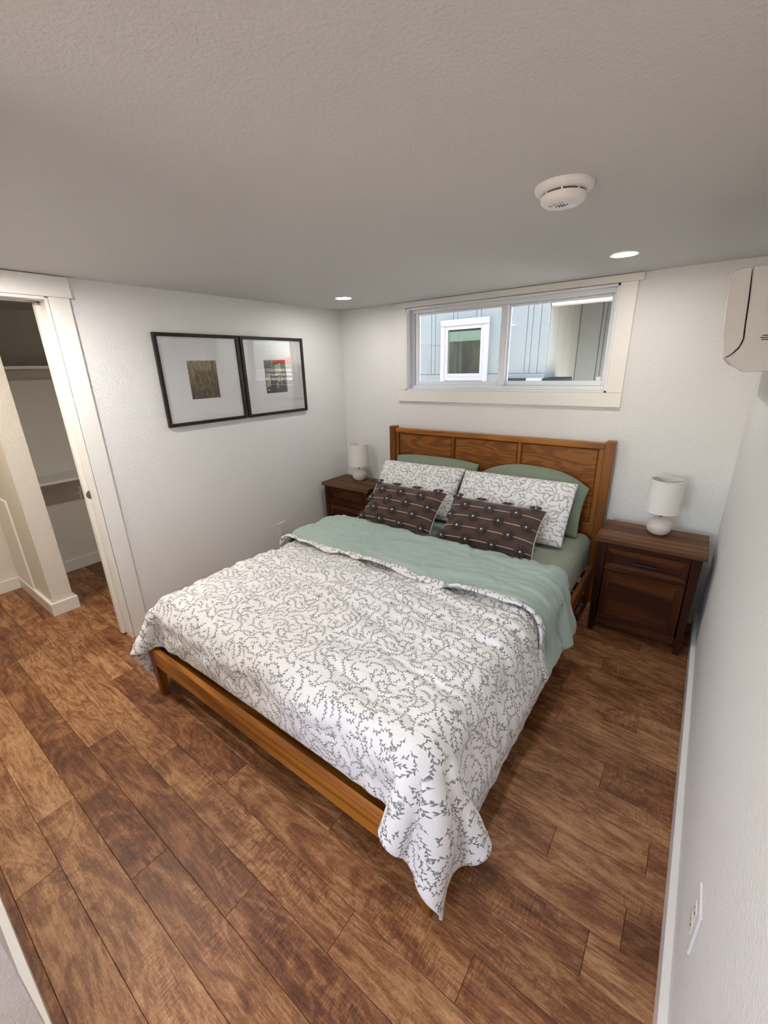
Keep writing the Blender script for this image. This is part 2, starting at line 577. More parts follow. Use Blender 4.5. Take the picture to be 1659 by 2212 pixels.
# back wall with window hole
g = G()
x0, x1, z0, z1 = WIN
g.box(-1.5, x0, 0, T, -0.06, H + 0.05); g.box(x1, W + 0.12, 0, T, -0.06, H + 0.05)
g.box(x0, x1, 0, T, -0.06, z0); g.box(x0, x1, 0, T, z1, H + 0.05)
struct('wall_back', g, M_wall, 'white textured wall behind the headboard with the window')
struct('wall_right', bx(W, W + T, -4.7, 0.1, -0.06, H + 0.05), M_wall, 'white textured wall beside the right nightstand')
# left wall with doorway (pocket door)
DY0, DY1 = -2.80, -2.05
DZ = 1.861
g = G()
g.box(-T, 0, DY1 + 0.012, 0.02, -0.06, H + 0.05)
g.box(-T, 0, -4.7, DY0 - 0.012, -0.06, H + 0.05)
g.box(-T, 0, DY0 - 0.012, DY1 + 0.012, DZ + 0.02, H + 0.05)
struct('wall_left', g, M_wall, 'white textured wall with the two pictures and the doorway')
# front wall, the camera stands just inside its doorway
g = G()
g.prism([(-0.02, YF), (1.42, YF), (1.56, YF + 0.010), (1.60, YF + 0.010), (1.60, YF - T), (-0.02, YF - T)], -0.06, H + 0.05, 'z')
g.box(1.6, W, YF - T, YF, 1.90, H + 0.05)
struct('wall_front', g, M_wall)
struct('wall_entry_left', bx(0.6, 0.7, -4.7, YF - T, -0.06, H + 0.05), M_wall)
g = G()
g.box(-1.5, 1.25, -4.72, -4.6, -0.06, H + 0.05); g.box(2.15, W + 0.1, -4.72, -4.6, -0.06, H + 0.05)
g.box(1.25, 2.15, -4.72, -4.6, -0.06, 0.9); g.box(1.25, 2.15, -4.72, -4.6, 1.75, H + 0.05)  # unseen window opening, added so daylight brightens the bedroom ceiling
struct('wall_entry_front', g, M_wall)
# hall and closet beyond the doorway
struct('wall_hall_left', bx(XL2 - 0.1, XL2, -4.7, 0.1, -0.06, H + 0.05), m_wall('hall_wall_paint', (0.80, 0.765, 0.70)), 'beige lit wall at the end of the hall')
struct('wall_closet_end', bx(XL2, -0.70, -2.225, -2.110, -0.06, H + 0.05), m_wall('hall_wall_paint_b', (0.80, 0.765, 0.70)), 'narrow wall end dividing hall from closet')
struct('wall_closet_right', bx(XL2, -T, -1.20, -1.10, -0.06, H + 0.05), M_wall)
# baseboards
BH, BT = 0.080, 0.020
struct('baseboard_right', bx(W - BT, W, YF + 0.02, 0, 0, BH, bev=0.0015), M_trim, 'white baseboard along the right wall')
struct('baseboard_back', bx(0, W - BT, -BT, 0, 0, BH, bev=0.0015), M_trim)
struct('baseboard_left', bx(0, BT, -1.952, -BT, 0, BH, bev=0.0015), M_trim)
g = G()
g.prism([(0.0, YF + 0.018), (1.60, YF + 0.018), (1.60, YF + 0.008), (1.56, YF + 0.008), (1.42, YF), (0.0, YF)], 0, BH, 'z')
struct('baseboard_front', g, M_trim, 'white baseboard at the lower left edge of the view')
g = G()
g.box(XL2 + BT, -0.68, -2.245, -2.225, 0, BH + 0.008, bev=0.0015)
g.box(-0.70, -0.68, -2.225, -2.09, 0, BH + 0.008, bev=0.0015)
g.box(XL2 + BT, -0.70, -2.11, -2.09, 0, BH + 0.008, bev=0.0015)
struct('baseboard_hall', g, M_trim, 'white baseboard wrapping the narrow wall end')
g = G()
g.box(XL2, XL2 + BT, -4.6, -2.225, 0, BH + 0.008, bev=0.0015)
struct('baseboard_hall_left', g, M_trim)
struct('baseboard_closet', bx(XL2, XL2 + BT, -2.11, -1.2, 0, BH + 0.008, bev=0.0015), M_trim, 'white baseboard inside the closet')

# doorway casing
d = struct_root('door_1', (0, -2.05, 0), 'white cased doorway with a pocket door slid open')
bx(0, 0.018, -2.036, -1.952, 0, DZ + 0.004, bev=0.002).build('side_casing', M_trim, d)
bx(0, 0.018, DY0 - 0.085, DY0 - 0.012, 0, DZ + 0.004, bev=0.002).build('side_casing', M_trim, d)
bx(0, 0.024, DY0 - 0.1, -1.940, DZ + 0.004, H - 0.003, bev=0.002).build('head_casing', M_trim, d)
bx(-0.062, 0.010, DY1 - 0.002, DY1 + 0.012, 0, DZ, bev=0.002).build('jamb', M_trim, d)
bx(-T - 0.006, -0.106, DY1 - 0.002, DY1 + 0.012, 0, DZ, bev=0.002).build('jamb', M_trim, d)
bx(-T, 0.0, DY0 - 0.012, DY0, 0, DZ, bev=0.002).build('jamb', M_trim, d)
bx(-0.056, 0.014, DY0, DY1, DZ - 0.010, DZ + 0.010, bev=0.002).build('head_jamb', M_trim, d)
bx(-T - 0.006, -0.110, DY0, DY1, DZ - 0.010, DZ + 0.010, bev=0.002).build('head_jamb', M_trim, d)
bx(-0.110, -0.056, DY0, DY1 + 0.05, DZ + 0.004, DZ + 0.019).build('track', M_dark, d)
door = bx(-0.102, -0.066, -2.072, -1.36, 0.012, 1.845, bev=0.002).build('door_panel', M_trim, d)
g = G()
g.box(-0.118, -0.1015, -2.084, -2.068, 0.872, 0.945, bev=0.001)
g.box(-0.118, -0.1015, -2.100, -2.080, 0.905, 0.917, bev=0.001)
g.build('latch', M_nickel, door)
G().lathe([(0.0, 0.0022), (0.020, 0.0022), (0.025, 0.0004), (0.025, -0.002)], (-0.066, -2.046, 0.897), 24, 'x').build('flush_pull', M_nickel, door, True, 30)

# window casing and window
wd = struct_root('window_1', (1.36, 0, 1.62), 'white sliding window above the headboard')
bx(x0 - 0.076, x0, -0.018, 0, z0, 1.918, bev=0.002).build('side_casing', M_trim, wd)
bx(x1, x1 + 0.086, -0.018, 0, z0, 1.918, bev=0.002).build('side_casing', M_trim, wd)
bx(x0 - 0.098, x1 + 0.110, -0.024, 0, 1.918, H - 0.002, bev=0.002).build('head_casing', M_trim, wd)
bx(x0 - 0.076, x1 + 0.086, -0.018, 0, 1.256, z0 - 0.001, bev=0.002).build('apron_casing', M_trim, wd)
# drywall return / jamb extension
g = G()
jt = 0.010
g.box(x0, x0 + jt, -0.018, 0.055, z0, z1); g.box(x1 - jt, x1, -0.018, 0.055, z0, z1)
g.box(x0, x1, -0.018, 0.055, z0, z0 + jt); g.box(x0, x1, -0.018, 0.055, z1 - jt, z1)
g.build('jamb', M_vinyl, wd)
# vinyl main frame (stepped)
def frame4(g, xa, xb, za, zb, w, ya, yb, bev=0.002, wt=None, wbm=None, wl=None, wr=None):
    wt = w if wt is None else wt; wbm = w if wbm is None else wbm; wl = w if wl is None else wl; wr = w if wr is None else wr
    g.box(xa, xa + wl, ya, yb, za, zb, bev); g.box(xb - wr, xb, ya, yb, za, zb, bev)
    g.box(xa + wl, xb - wr, ya, yb, za, za + wbm, bev); g.box(xa + wl, xb - wr, ya, yb, zb - wt, zb, bev)
g = G()
frame4(g, x0 + jt, x1 - jt, z0 + jt, z1 - jt, 0.022, 0.045, 0.125)
frame4(g, x0 + jt, x1 - jt, z0 + jt, z1 - jt, 0.012, 0.036, 0.046)
g.build('frame', M_vinyl, wd)
# left sash on the inner track, right sash on the outer one
ZS0, ZS1 = z0 + 0.034, z1 - 0.032
g = G(); frame4(g, x0 + 0.034, 1.408, ZS0, ZS1, 0.030, 0.062, 0.088, 0.003, wr=0.044, wl=0.032, wbm=0.026, wt=0.014)
s1 = g.build('sash', M_vinyl, wd)
g = G(); frame4(g, 1.380, x1 - 0.032, ZS0 - 0.002, ZS1, 0.026, 0.094, 0.118, 0.003, wl=0.036, wr=0.020, wbm=0.030, wt=0.016)
s2 = g.build('sash', M_vinyl, wd)
bx(x0 + 0.06, 1.368, 0.074, 0.078, ZS0 + 0.022, ZS1 - 0.012).build('pane', M_pane, s1)
bx(1.41, x1 - 0.05, 0.105, 0.109, ZS0 + 0.022, ZS1 - 0.012).build('pane', M_pane, s2)
bx(1.372, 1.380, 0.0585, 0.0625, 1.56, 1.63, bev=0.001).build('latch', M_vinyl, s1)
# little clear sticker low on the right pane
bx(x1 - 0.085, x1 - 0.058, 0.1042, 0.1049, ZS0 + 0.024, ZS0 + 0.052).build('sticker', m_plain('pale_sticker', (0.8, 0.83, 0.85), 0.4), s2)

# ================================================================== OUTSIDE
gr = struct('ground', bx(-14, 16, -16, 16, -0.7, -0.6), m_plain('gravel', (0.45, 0.43, 0.40), 0.9, 0.2, 0.3, 60, 0.6, 0.02))
M_sid = m_wall('pale_sage_siding_paint', (0.206, 0.210, 0.192), 0.35, 160, 0.001)
M_lav = m_plain('white_exterior_trim', (0.36, 0.32, 0.315), 0.5, 0.3, 0.02)
NY = 1.5
nb = thing('house', (0.0, NY, -0.6), 'pale green neighbouring house with board siding seen through the window', 'house')
XC = 1.247
g = bx(-4.0, XC - 0.004, NY + 0.02, NY + 2.4, -0.6, 2.5); g.build('wall', M_sid, nb)
bx(XC - 0.1, 2.26, NY + 1.15, NY + 2.4, -0.6, 2.5).build('wall', M_sid, nb)
# boards of the front face: alternating wide and narrow
edges = [XC]
pat = [0.145, 0.052, 0.060]
xx = XC
k = 0
grooves = [1.247, 1.170, 1.095, 1.045]
x = 1.045
while x > -1.6:
    x -= 0.215; grooves.append(x)
    x -= 0.050; grooves.append(x)
NXa, NXb = 0.115, 0.662        # neighbour window trim
for b, a in zip(grooves[:-1], grooves[1:]):
    bx(a + 0.002, b - 0.002, NY, NY + 0.03, 1.418, 2.5, bev=0.002).build('board', M_sid, nb)
bx(-1.7, XC, NY - 0.004, NY + 0.03, -0.6, 1.414, bev=0.003).build('skirt_board', M_sid, nb)
# return wall and recessed porch wall boards
for i in range(4):
    y0 = NY + 0.03 + i * 0.28
    bx(XC - 0.02, XC + 0.006, y0 + 0.003, y0 + 0.20, -0.6, 2.5, bev=0.002).build('board', M_sid, nb)
    bx(XC - 0.02, XC + 0.004, y0 + 0.205, y0 + 0.277, -0.6, 2.5, bev=0.002).build('board', M_sid, nb)
xx = XC + 0.01
for i in range(4):
    if xx + 0.26 > 2.30: break
    bx(xx, xx + 0.215, NY + 1.12, NY + 1.15, -0.6, 2.5, bev=0.002).build('board', M_sid, nb)
    bx(xx + 0.222, xx + 0.26, NY + 1.125, NY + 1.15, -0.6, 2.5, bev=0.002).build('board', M_sid, nb)
    xx += 0.265
bx(2.27, 2.33, NY, NY + 2.4, 1.25, 2.5, bev=0.003).build('porch_shade_panel', M_sid, nb)  # unseen panel added to shade the upper part of the recess
# porch beam and roof
bm_ = bx(XC + 0.008, 2.02, NY, NY + 0.10, 2.005, 2.16, bev=0.003).build('porch_beam', M_lav, nb)
bx(2.03, 2.27, NY, NY + 0.10, 2.005, 2.16, bev=0.003).build('porch_beam', M_lav, nb)
bx(XC + 0.008, 2.28, NY + 0.05, NY + 1.15, 2.16, 2.26).build('porch_roof', M_sid, nb)
bx(-4.0, 2.35, NY - 0.10, NY + 2.5, 2.5, 2.58).build('roof', m_plain('roof_shingle', (0.12, 0.12, 0.12), 0.9), nb)
# dark deck edge with a white block at the bottom of the right pane
M_deck = m_plain('dark_green_deck', (0.014, 0.022, 0.020), 0.85, 0.05)
bx(0.80, 1.09, NY - 0.06, NY + 0.02, 1.345, 1.372, bev=0.002).build('ledge', M_deck, nb)
bx(1.095, 1.245, NY - 0.07, NY + 0.02, 1.30, 1.374, bev=0.002).build('ledge', M_lav, nb)
bx(1.25, 1.42, NY - 0.06, NY + 0.35, 1.335, 1.372, bev=0.002).build('ledge', M_deck, nb)
# beyond: a white deck railing and a red patio umbrella (they show as reflections in the picture glass)
rl = thing('railing', (5.9, 4.0, 0.5), 'white horizontal deck railing reflected in the right picture glass', 'railing')
M_rail = m_plain('white_railing_paint', (0.80, 0.79, 0.76), 0.5, 0.3)
for zz in (1.27, 1.37, 1.47):
    bx(4.66, 7.2, 3.985, 4.015, zz, zz + 0.055, bev=0.004).build('rail', M_rail, rl)
for px in (4.66, 5.9, 7.1):
    bx(px, px + 0.09, 3.96, 4.05, 0.5, 1.56, bev=0.005).build('post', M_rail, rl)
struct('floor_deck', bx(4.5, 7.3, 3.7, 6.6, 0.40, 0.5), m_plain('deck_boards', (0.35, 0.28, 0.2), 0.7))
um = thing('patio_umbrella', (6.1, 4.9, 0.5), 'red patio umbrella reflected in the right picture glass', 'umbrella')
G().lathe([(0.62, 1.66), (0.40, 1.74), (0.04, 1.83), (0.0, 1.83)], (6.1, 4.9, 0), 8, cap=False).build('canopy', m_plain('red_canvas', (0.62, 0.10, 0.06), 0.8, 0.1), um)
G().tube([(6.1, 4.9, 0.5), (6.1, 4.9, 1.84)], 0.02, 8).build('pole', M_rail, um)
bx(XC + 0.01, 2.27, NY + 0.06, NY + 1.12, -0.6, -0.1).build('porch_bounce_slab', M_deck, nb)  # unseen dark slab added to cut light bouncing up into the recess
# neighbour window
ZT, ZB = 1.964, 1.26
tw = 0.048
cs = bx(NXa, NXb, NY - 0.030, NY + 0.004, ZT - 0.062, ZT, bev=0.003).build('window_casing', M_lav, nb)
bx(NXa, NXa + tw, NY - 0.026, NY + 0.004, ZB, ZT - 0.063, bev=0.003).build('side_casing', M_lav, cs)
bx(NXb - tw, NXb, NY - 0.026, NY + 0.004, ZB, ZT - 0.063, bev=0.003).build('side_casing', M_lav, cs)
g = G(); frame4(g, NXa + tw, NXb - tw, 1.388, ZT - 0.063, 0.036, NY - 0.020, NY + 0.004, 0.002)
g.build('sash', M_lav, cs)
bx(NXa + tw, NXb - tw, NY - 0.022, NY + 0.004, 1.352, 1.388, bev=0.002).build('sill', M_lav, cs)
bx(NXa + tw + 0.03, NXb - tw - 0.03, NY - 0.0125, NY - 0.0105, 1.42, ZT - 0.09).build('pane', m_pane('neighbour_glass', (0.9, 0.93, 0.88), 0.5), cs)
# behind that pane: a pale roller blind over a painted brown-green garden reflection
t_ = NT('mottled_garden_reflection')
na = t_.noise(t_.coord('Object', (1, 1, 0.35)), 11, 3, 0.6, 0.4)
nb_ = t_.noise(t_.coord(), 70, 4, 0.7)
t_.base(t_.ramp(t_.math('ADD', t_.math('MULTIPLY', na, 0.7), t_.math('MULTIPLY', nb_, 0.35)), [(0.36, (0.018, 0.019, 0.014)), (0.55, (0.055, 0.045, 0.026)), (0.72, (0.13, 0.10, 0.052))]), 0.6, 0.1)
bx(NXa + tw + 0.02, NXb - tw - 0.02, NY - 0.006, NY - 0.003, 1.40, ZT - 0.07).build('reflection_plate', t_.m, cs)
bx(NXa + tw + 0.052, NXb - tw - 0.038, NY - 0.0095, NY - 0.0065, ZT - 0.215, ZT - 0.118).build('roller_blind', m_plain('pale_green_blind', (0.24, 0.29, 0.23), 0.7), cs)
bx(NXa + tw + 0.036, NXa + tw + 0.052, NY - 0.0095, NY - 0.0065, 1.42, ZT - 0.10).build('blind_track', m_plain('pale_olive_track', (0.22, 0.22, 0.15), 0.7), cs)

# ================================================================== LIGHTS AND CEILING FIXTURES
def downlight(x, y, z, lens, label, r=0.062, grp='recessed ceiling lights'):
    t = thing('recessed_light', (x, y, z), label, 'light', grp)
    G().lathe([(r * 0.75, z - 0.0010), (r * 0.84, z - 0.005), (r * 0.97, z - 0.005), (r, z - 0.0005), (r, z), (r * 0.75, z)], (x, y, 0), 40, cap=False).build('trim_ring', M_plastic, t, True, 40)
    G().lathe([(0.0, z - 0.004), (r * 0.5, z - 0.0038), (r * 0.74, z - 0.0026), (r * 0.76, z - 0.0010)], (x, y, 0), 40, cap=False).build('lens', lens, t, True)
    return t
downlight(2.152, -0.53, H, M_lens, 'lit round recessed light in the ceiling near the right end of the window')
downlight(0.485, -0.503, H, M_lens, 'lit round recessed light in the ceiling near the left back corner')
downlight(0.485, -2.36, H, M_fill_front, 'added fill light, recessed in the ceiling by the doorway, outside the view')
downlight(2.152, -2.36, H, M_fill_right, 'added fill light, recessed in the ceiling above the viewer, outside the view')
downlight(-0.42, -2.75, H, M_fill_hall, 'added unseen fill light in the hall ceiling beyond the doorway')
downlight(2.0, -3.75, H, M_fill_entry, 'added unseen fill light in the entry ceiling behind the viewer')

sd = thing('smoke_detector', (2.152, -1.497, H), 'round white smoke detector on the ceiling above the bed', 'smoke detector')
cx, cy = 2.152, -1.497
G().lathe([(0.0, H), (0.074, H), (0.0745, H - 0.006), (0.071, H - 0.012), (0.063, H - 0.016), (0.055, H - 0.018), (0.0, H - 0.018)], (cx, cy, 0), 48, cap=False).build('base', M_plastic, sd, True, 35)
G().lathe([(0.052, H - 0.017), (0.052, H - 0.024)], (cx, cy, 0), 48, cap=False).build('vent_gap', m_plain('smoke_vent_shadow', (0.10, 0.085, 0.07), 0.8), sd, True)
cov = G().lathe([(0.0, H - 0.046), (0.028, H - 0.046), (0.046, H - 0.043), (0.055, H - 0.036), (0.0575, H - 0.028), (0.0575, H - 0.0235), (0.050, H - 0.0225), (0.0, H - 0.0225)], (cx, cy, 0), 48, cap=False).build('cover', M_plastic, sd, True, 35)
for i in range(8):
    a = i * math.pi / 4 + 0.2
    q = bx(-0.0022, 0.0022, -0.003, 0.003, H - 0.025, H - 0.016)
    q.v = [(cx + (0.0535 + y) * math.cos(a) - x * math.sin(a), cy + (0.0535 + y) * math.sin(a) + x * math.cos(a), z) for x, y, z in q.v]
    q.build('vent_rib', M_plastic, sd)
for i, (dx, ln) in enumerate([(-0.0136, 0.003), (-0.0068, 0.0085), (0.0, 0.0105), (0.0068, 0.0085), (0.0136, 0.003)]):
    bx(cx + dx - 0.0017, cx + dx + 0.0017, cy - 0.006 - ln, cy - 0.006 + ln, H - 0.0466, H - 0.0459).build('sound_slot', M_dark, cov)
G().lathe([(0.0, H - 0.0475), (0.012, H - 0.0475), (0.013, H - 0.0455)], (cx + 0.024, cy + 0.012, 0), 24, cap=False).build('test_button', M_plastic, cov, True, 30)
bx(cx - 0.030, cx - 0.022, cy - 0.018, cy - 0.0165, H - 0.0463, H - 0.0455).build('print_mark', M_dark, cov)
bx(cx - 0.017, cx - 0.004, cy - 0.026, cy - 0.0245, H - 0.0463, H - 0.0455).build('print_mark', M_dark, cov)
bx(cx + 0.000, cx + 0.010, cy - 0.030, cy - 0.0285, H - 0.0463, H - 0.0455).build('print_mark', m_plain('red_print', (0.35, 0.06, 0.06), 0.6), cov)

# ================================================================== PICTURES
def m_wheat():
    t = NT('wheat_field_print')
    a = t.noise(t.coord('Object', (1, 1, 0.22), rot=(R(14), 0, 0)), 95, 4, 0.65, 1.5)
    b = t.noise(t.coord('Object', (1, 1, 0.28), rot=(R(-28), 0, 0)), 70, 3, 0.6, 1.0)
    f = t.math('ADD', t.math('MULTIPLY', a, 0.6), t.math('MULTIPLY', b, 0.5))
    sx = t.n('ShaderNodeSeparateXYZ'); t.l(t.coord(), sx.inputs[0])
    f = t.math('ADD', f, t.math('MULTIPLY', t.math('SUBTRACT', sx.outputs[2], 0.264), 0.8))
    t.base(t.ramp(f, [(0.38, (0.040, 0.027, 0.017)), (0.50, (0.135, 0.097, 0.056)), (0.60, (0.27, 0.20, 0.115)), (0.72, (0.55, 0.45, 0.30))]), 0.6, 0.2)
    return t.m
M_wheat = m_wheat()
def picture(ya, yb, label):
    za, zb = 1.205, 1.733
    t = thing('framed_picture', (0, (ya + yb) / 2, za), label, 'picture')
    fw, dp = 0.020, 0.022
    yc, zc = (ya + yb) / 2, (za + zb) / 2
    def strip(pts):
        g = G(); g.hexa(pts, 0.0015); return g
    # mitred frame strips
    def mit(a, b, c, d_):   # four (y,z) corners
        v = [(0.001, *a), (0.001, *b), (0.001, *c), (0.001, *d_), (dp, *a), (dp, *b), (dp, *c), (dp, *d_)]
        g = G(); g.hexa([v[0], v[1], v[2], v[3], v[4], v[5], v[6], v[7]], 0.0012); return g
    mit((ya, za), (yb, za), (yb - fw, za + fw), (ya + fw, za + fw)).build('frame_strip', M_frame, t)
    mit((ya, zb), (ya + fw, zb - fw), (yb - fw, zb - fw), (yb, zb)).build('frame_strip', M_frame, t)
    mit((ya, za), (ya + fw, za + fw), (ya + fw, zb - fw), (ya, zb)).build('frame_strip', M_frame, t)
    mit((yb, za), (yb, zb), (yb - fw, zb - fw), (yb - fw, za + fw)).build('frame_strip', M_frame, t)
    # mat board with a window cut in it
    pw, ph = 0.195 / 2, 0.225 / 2
    g = G()
    def mb(y0, y1, z0_, z1_): g.box(0.008, 0.0105, y0, y1, z0_, z1_)
    pcz = zc
    mb(ya + 0.015, yc - pw, za + 0.015, zb - 0.015); mb(yc + pw, yb - 0.015, za + 0.015, zb - 0.015)
    mb(yc - pw, yc + pw, za + 0.015, pcz - ph); mb(yc - pw, yc + pw, pcz + ph, zb - 0.015)
    g.build('mat_board', M_mat, t)
    bx(0.0148, 0.0162, ya + 0.017, yb - 0.017, za + 0.017, zb - 0.017).build('glass', M_picglass, t)
    bx(0.002, 0.007, ya + 0.012, yb - 0.012, za + 0.012, zb - 0.012).build('backing', M_frame, t)
    return t, yc, pcz, pw, ph
t, yc, zc, pw, ph = picture(-1.590, -1.038, 'left framed picture, a brown wheat field print in a wide white mat')
bx(0.0065, 0.0082, yc - pw - 0.006, yc + pw + 0.006, zc - ph - 0.006, zc + ph + 0.006).build('print', M_wheat, t)
t, yc, zc, pw, ph = picture(-1.022, -0.470, 'right framed picture nearest the window, a dark print of boats in a white mat')
pr = bx(0.0062, 0.0082, yc - pw - 0.006, yc + pw + 0.006, zc - ph - 0.006, zc + ph + 0.006).build('print', m_plain('near_black_print', (0.018, 0.018, 0.024), 0.6, 0.2, 0.3, 40), t)
M_p1 = m_plain('print_cream', (0.40, 0.35, 0.27), 0.7, 0.1, 0.25, 60)
M_p2 = m_plain('print_rust', (0.28, 0.085, 0.045), 0.7, 0.1, 0.2, 60)
M_p3 = m_plain('print_blue', (0.085, 0.10, 0.17), 0.7, 0.1, 0.2, 60)
def patch(poly, m):
    G().prism([(yc + a, zc + b) for a, b in poly], 0.0080, 0.0086, 'x').build('print_patch', m, pr)
patch([(-0.090, 0.006), (-0.050, 0.024), (-0.050, -0.012), (-0.090, -0.030)], M_p1)
patch([(-0.090, -0.034), (-0.050, -0.016), (-0.050, -0.062), (-0.090, -0.076)], M_p1)
patch([(-0.005, 0.076), (0.050, 0.092), (0.055, 0.020), (-0.002, 0.006)], M_p1)
patch([(-0.085, -0.085), (-0.062, -0.080), (-0.062, -0.092), (-0.085, -0.098)], M_p1)
patch([(-0.042, 0.105), (-0.018, 0.105), (-0.016, -0.055), (-0.036, -0.055)], M_p3)
patch([(0.010, -0.004), (0.040, 0.002), (0.030, -0.040), (0.012, -0.036)], M_p1)
patch([(0.000, -0.044), (0.022, -0.040), (0.020, -0.076), (0.004, -0.078)], M_p1)
patch([(0.004, -0.079), (0.046, -0.074), (0.040, -0.088), (0.008, -0.092)], M_p2)
patch([(0.046, 0.0), (0.055, 0.004), (0.050, -0.065), (0.042, -0.065)], M_p1)

# ================================================================== OUTLETS
def outlet(loc, nx, label):
    # nx = +1 faces +x (on the left wall), -1 faces -x
    t = thing('wall_outlet', loc, label, 'outlet')
    x, y, z = loc
    def bb(d0, d1, y0, y1, z0_, z1_, bev, name, mat, par):
        a, b = sorted((x + nx * d0, x + nx * d1))
        return bx(a, b, y + y0, y + y1, z + z0_, z + z1_, bev=bev).build(name, mat, par)
    bb(0, 0.006, -0.040, 0.040, -0.063, 0.063, 0.002, 'cover_plate', M_plate, t)
    for s in (-1, 1):
        r = bb(0.0055, 0.0078, -0.017, 0.017, s * 0.0195 - 0.0142, s * 0.0195 + 0.0142, 0.004 if False else 0.001, 'receptacle', M_plate, t)
        bb(0.0076, 0.0081, -0.0075, -0.0055, s * 0.0195 - 0.002, s * 0.0195 + 0.007, 0, 'slot', M_dark, r)
        bb(0.0076, 0.0081, 0.0055, 0.0075, s * 0.0195 - 0.002, s * 0.0195 + 0.006, 0, 'slot', M_dark, r)
        bb(0.0076, 0.0081, -0.002, 0.002, s * 0.0195 - 0.009, s * 0.0195 - 0.005, 0, 'slot', M_dark, r)
    return t
outlet((0.0, -0.838, 0.302), 1, 'white power outlet on the left wall beside the bed')
outlet((W, -2.015, 0.378), -1, 'white power outlet on the right wall near the viewer')

# ================================================================== AIR CONDITIONER (high on the right wall)
YA0, YA1 = -1.10, -0.30
ac = thing('air_conditioner', (W, (YA0 + YA1) / 2, 1.475), 'white wall mounted air conditioner at the upper right edge', 'air conditioner')
XO = 2.547
body = [(W, 1.475), (2.624, 1.475), (2.603, 1.490), (2.578, 1.517), (2.590, 1.525), (2.606, 1.545), (2.612, 1.570), (2.609, 1.60), (2.603, 1.68), (2.594, 1.767), (W, 1.767)]
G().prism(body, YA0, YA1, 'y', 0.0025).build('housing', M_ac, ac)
cover = [(2.5755, 1.519), (2.5885, 1.528), (2.6030, 1.548), (2.6085, 1.571), (2.6055, 1.60), (2.5995, 1.68), (2.5915, 1.765), (2.570, 1.765), (2.549, 1.757), (2.5455, 1.745), (2.552, 1.66), (2.560, 1.585)]
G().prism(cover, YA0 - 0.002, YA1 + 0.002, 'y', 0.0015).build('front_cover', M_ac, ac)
G().prism([(2.601, 1.4875), (2.577, 1.514), (2.581, 1.517), (2.606, 1.491)], YA0 + 0.02, YA1 - 0.02, 'y').build('louver', m_plain('grey_louver', (0.5, 0.5, 0.5), 0.4), ac)
G().prism([(2.574, 1.480), (2.598, 1.494), (2.601, 1.490), (2.576, 1.4755)], YA0 + 0.015, YA0 + 0.03, 'y', 0.0008).build('louver_tab', M_plastic, ac)
for i in range(3):
    bx(2.6515 + (0.003 if i == 1 else 0.006) - 0.006, 2.676, YA0 - 0.0012, YA0 + 0.002, 1.566 + i * 0.0058 - 0.0013, 1.566 + i * 0.0058 + 0.0013).build('side_slot', M_dark, ac)

# ================================================================== BED FRAME
BX0, BX1 = 0.540, 2.170
bed = thing('bed_frame', (1.37, -1.1, 0), 'honey oak queen bed frame with a three panel headboard', 'bed')
hz0, hz1 = 0.46, 1.052
hb = bx(BX0 + 0.05, BX1 - 0.05, -0.062, -0.036, hz0, hz1 - 0.012, bev=0.001).build('headboard', M_oak, bed)
bx(BX0 + 0.052, BX1 - 0.052, -0.082, -0.034, hz1 - 0.034, hz1, bev=0.003).build('top_rail', M_oak, hb)
bx(BX0 + 0.052, BX1 - 0.052, -0.076, -0.034, hz0 - 0.012, hz0 + 0.08, bev=0.003).build('bottom_rail', M_oak, hb)
pw3 = (BX1 - BX0 - 0.104 - 0.022 * 2 - 0.03 * 2) / 3
x = BX0 + 0.052
bx(x, x + 0.030, -0.078, -0.05, hz0 + 0.07, hz1 - 0.034, bev=0.002).build('stile', M_oakz, hb)
x += 0.030
for i in range(3):
    # raised panel with a stepped edge
    g = G(); g.box(x + 0.004, x + pw3 - 0.004, -0.070, -0.055, hz0 + 0.08, hz1 - 0.038, bev=0.006)
    g.build('panel', M_oakp, hb)
    x += pw3
    wst = 0.022 if i < 2 else 0.030
    bx(x, x + wst, -0.078, -0.05, hz0 + 0.07, hz1 - 0.034, bev=0.002).build('stile', M_oakz, hb)
    x += wst
for xa, xb in ((BX0, BX0 + 0.052), (BX1 - 0.052, BX1)):
    G().hexa([(xa, -0.092, 0), (xb, -0.092, 0), (xb, -0.026, 0), (xa, -0.026, 0), (xa, -0.092, 1.066), (xb, -0.092, 1.066), (xb, -0.026, 1.066), (xa, -0.026, 1.066)], 0.004).build('headboard_post', M_oakz, bed)
FX0, FX1, FY = 0.600, 2.186, -2.190
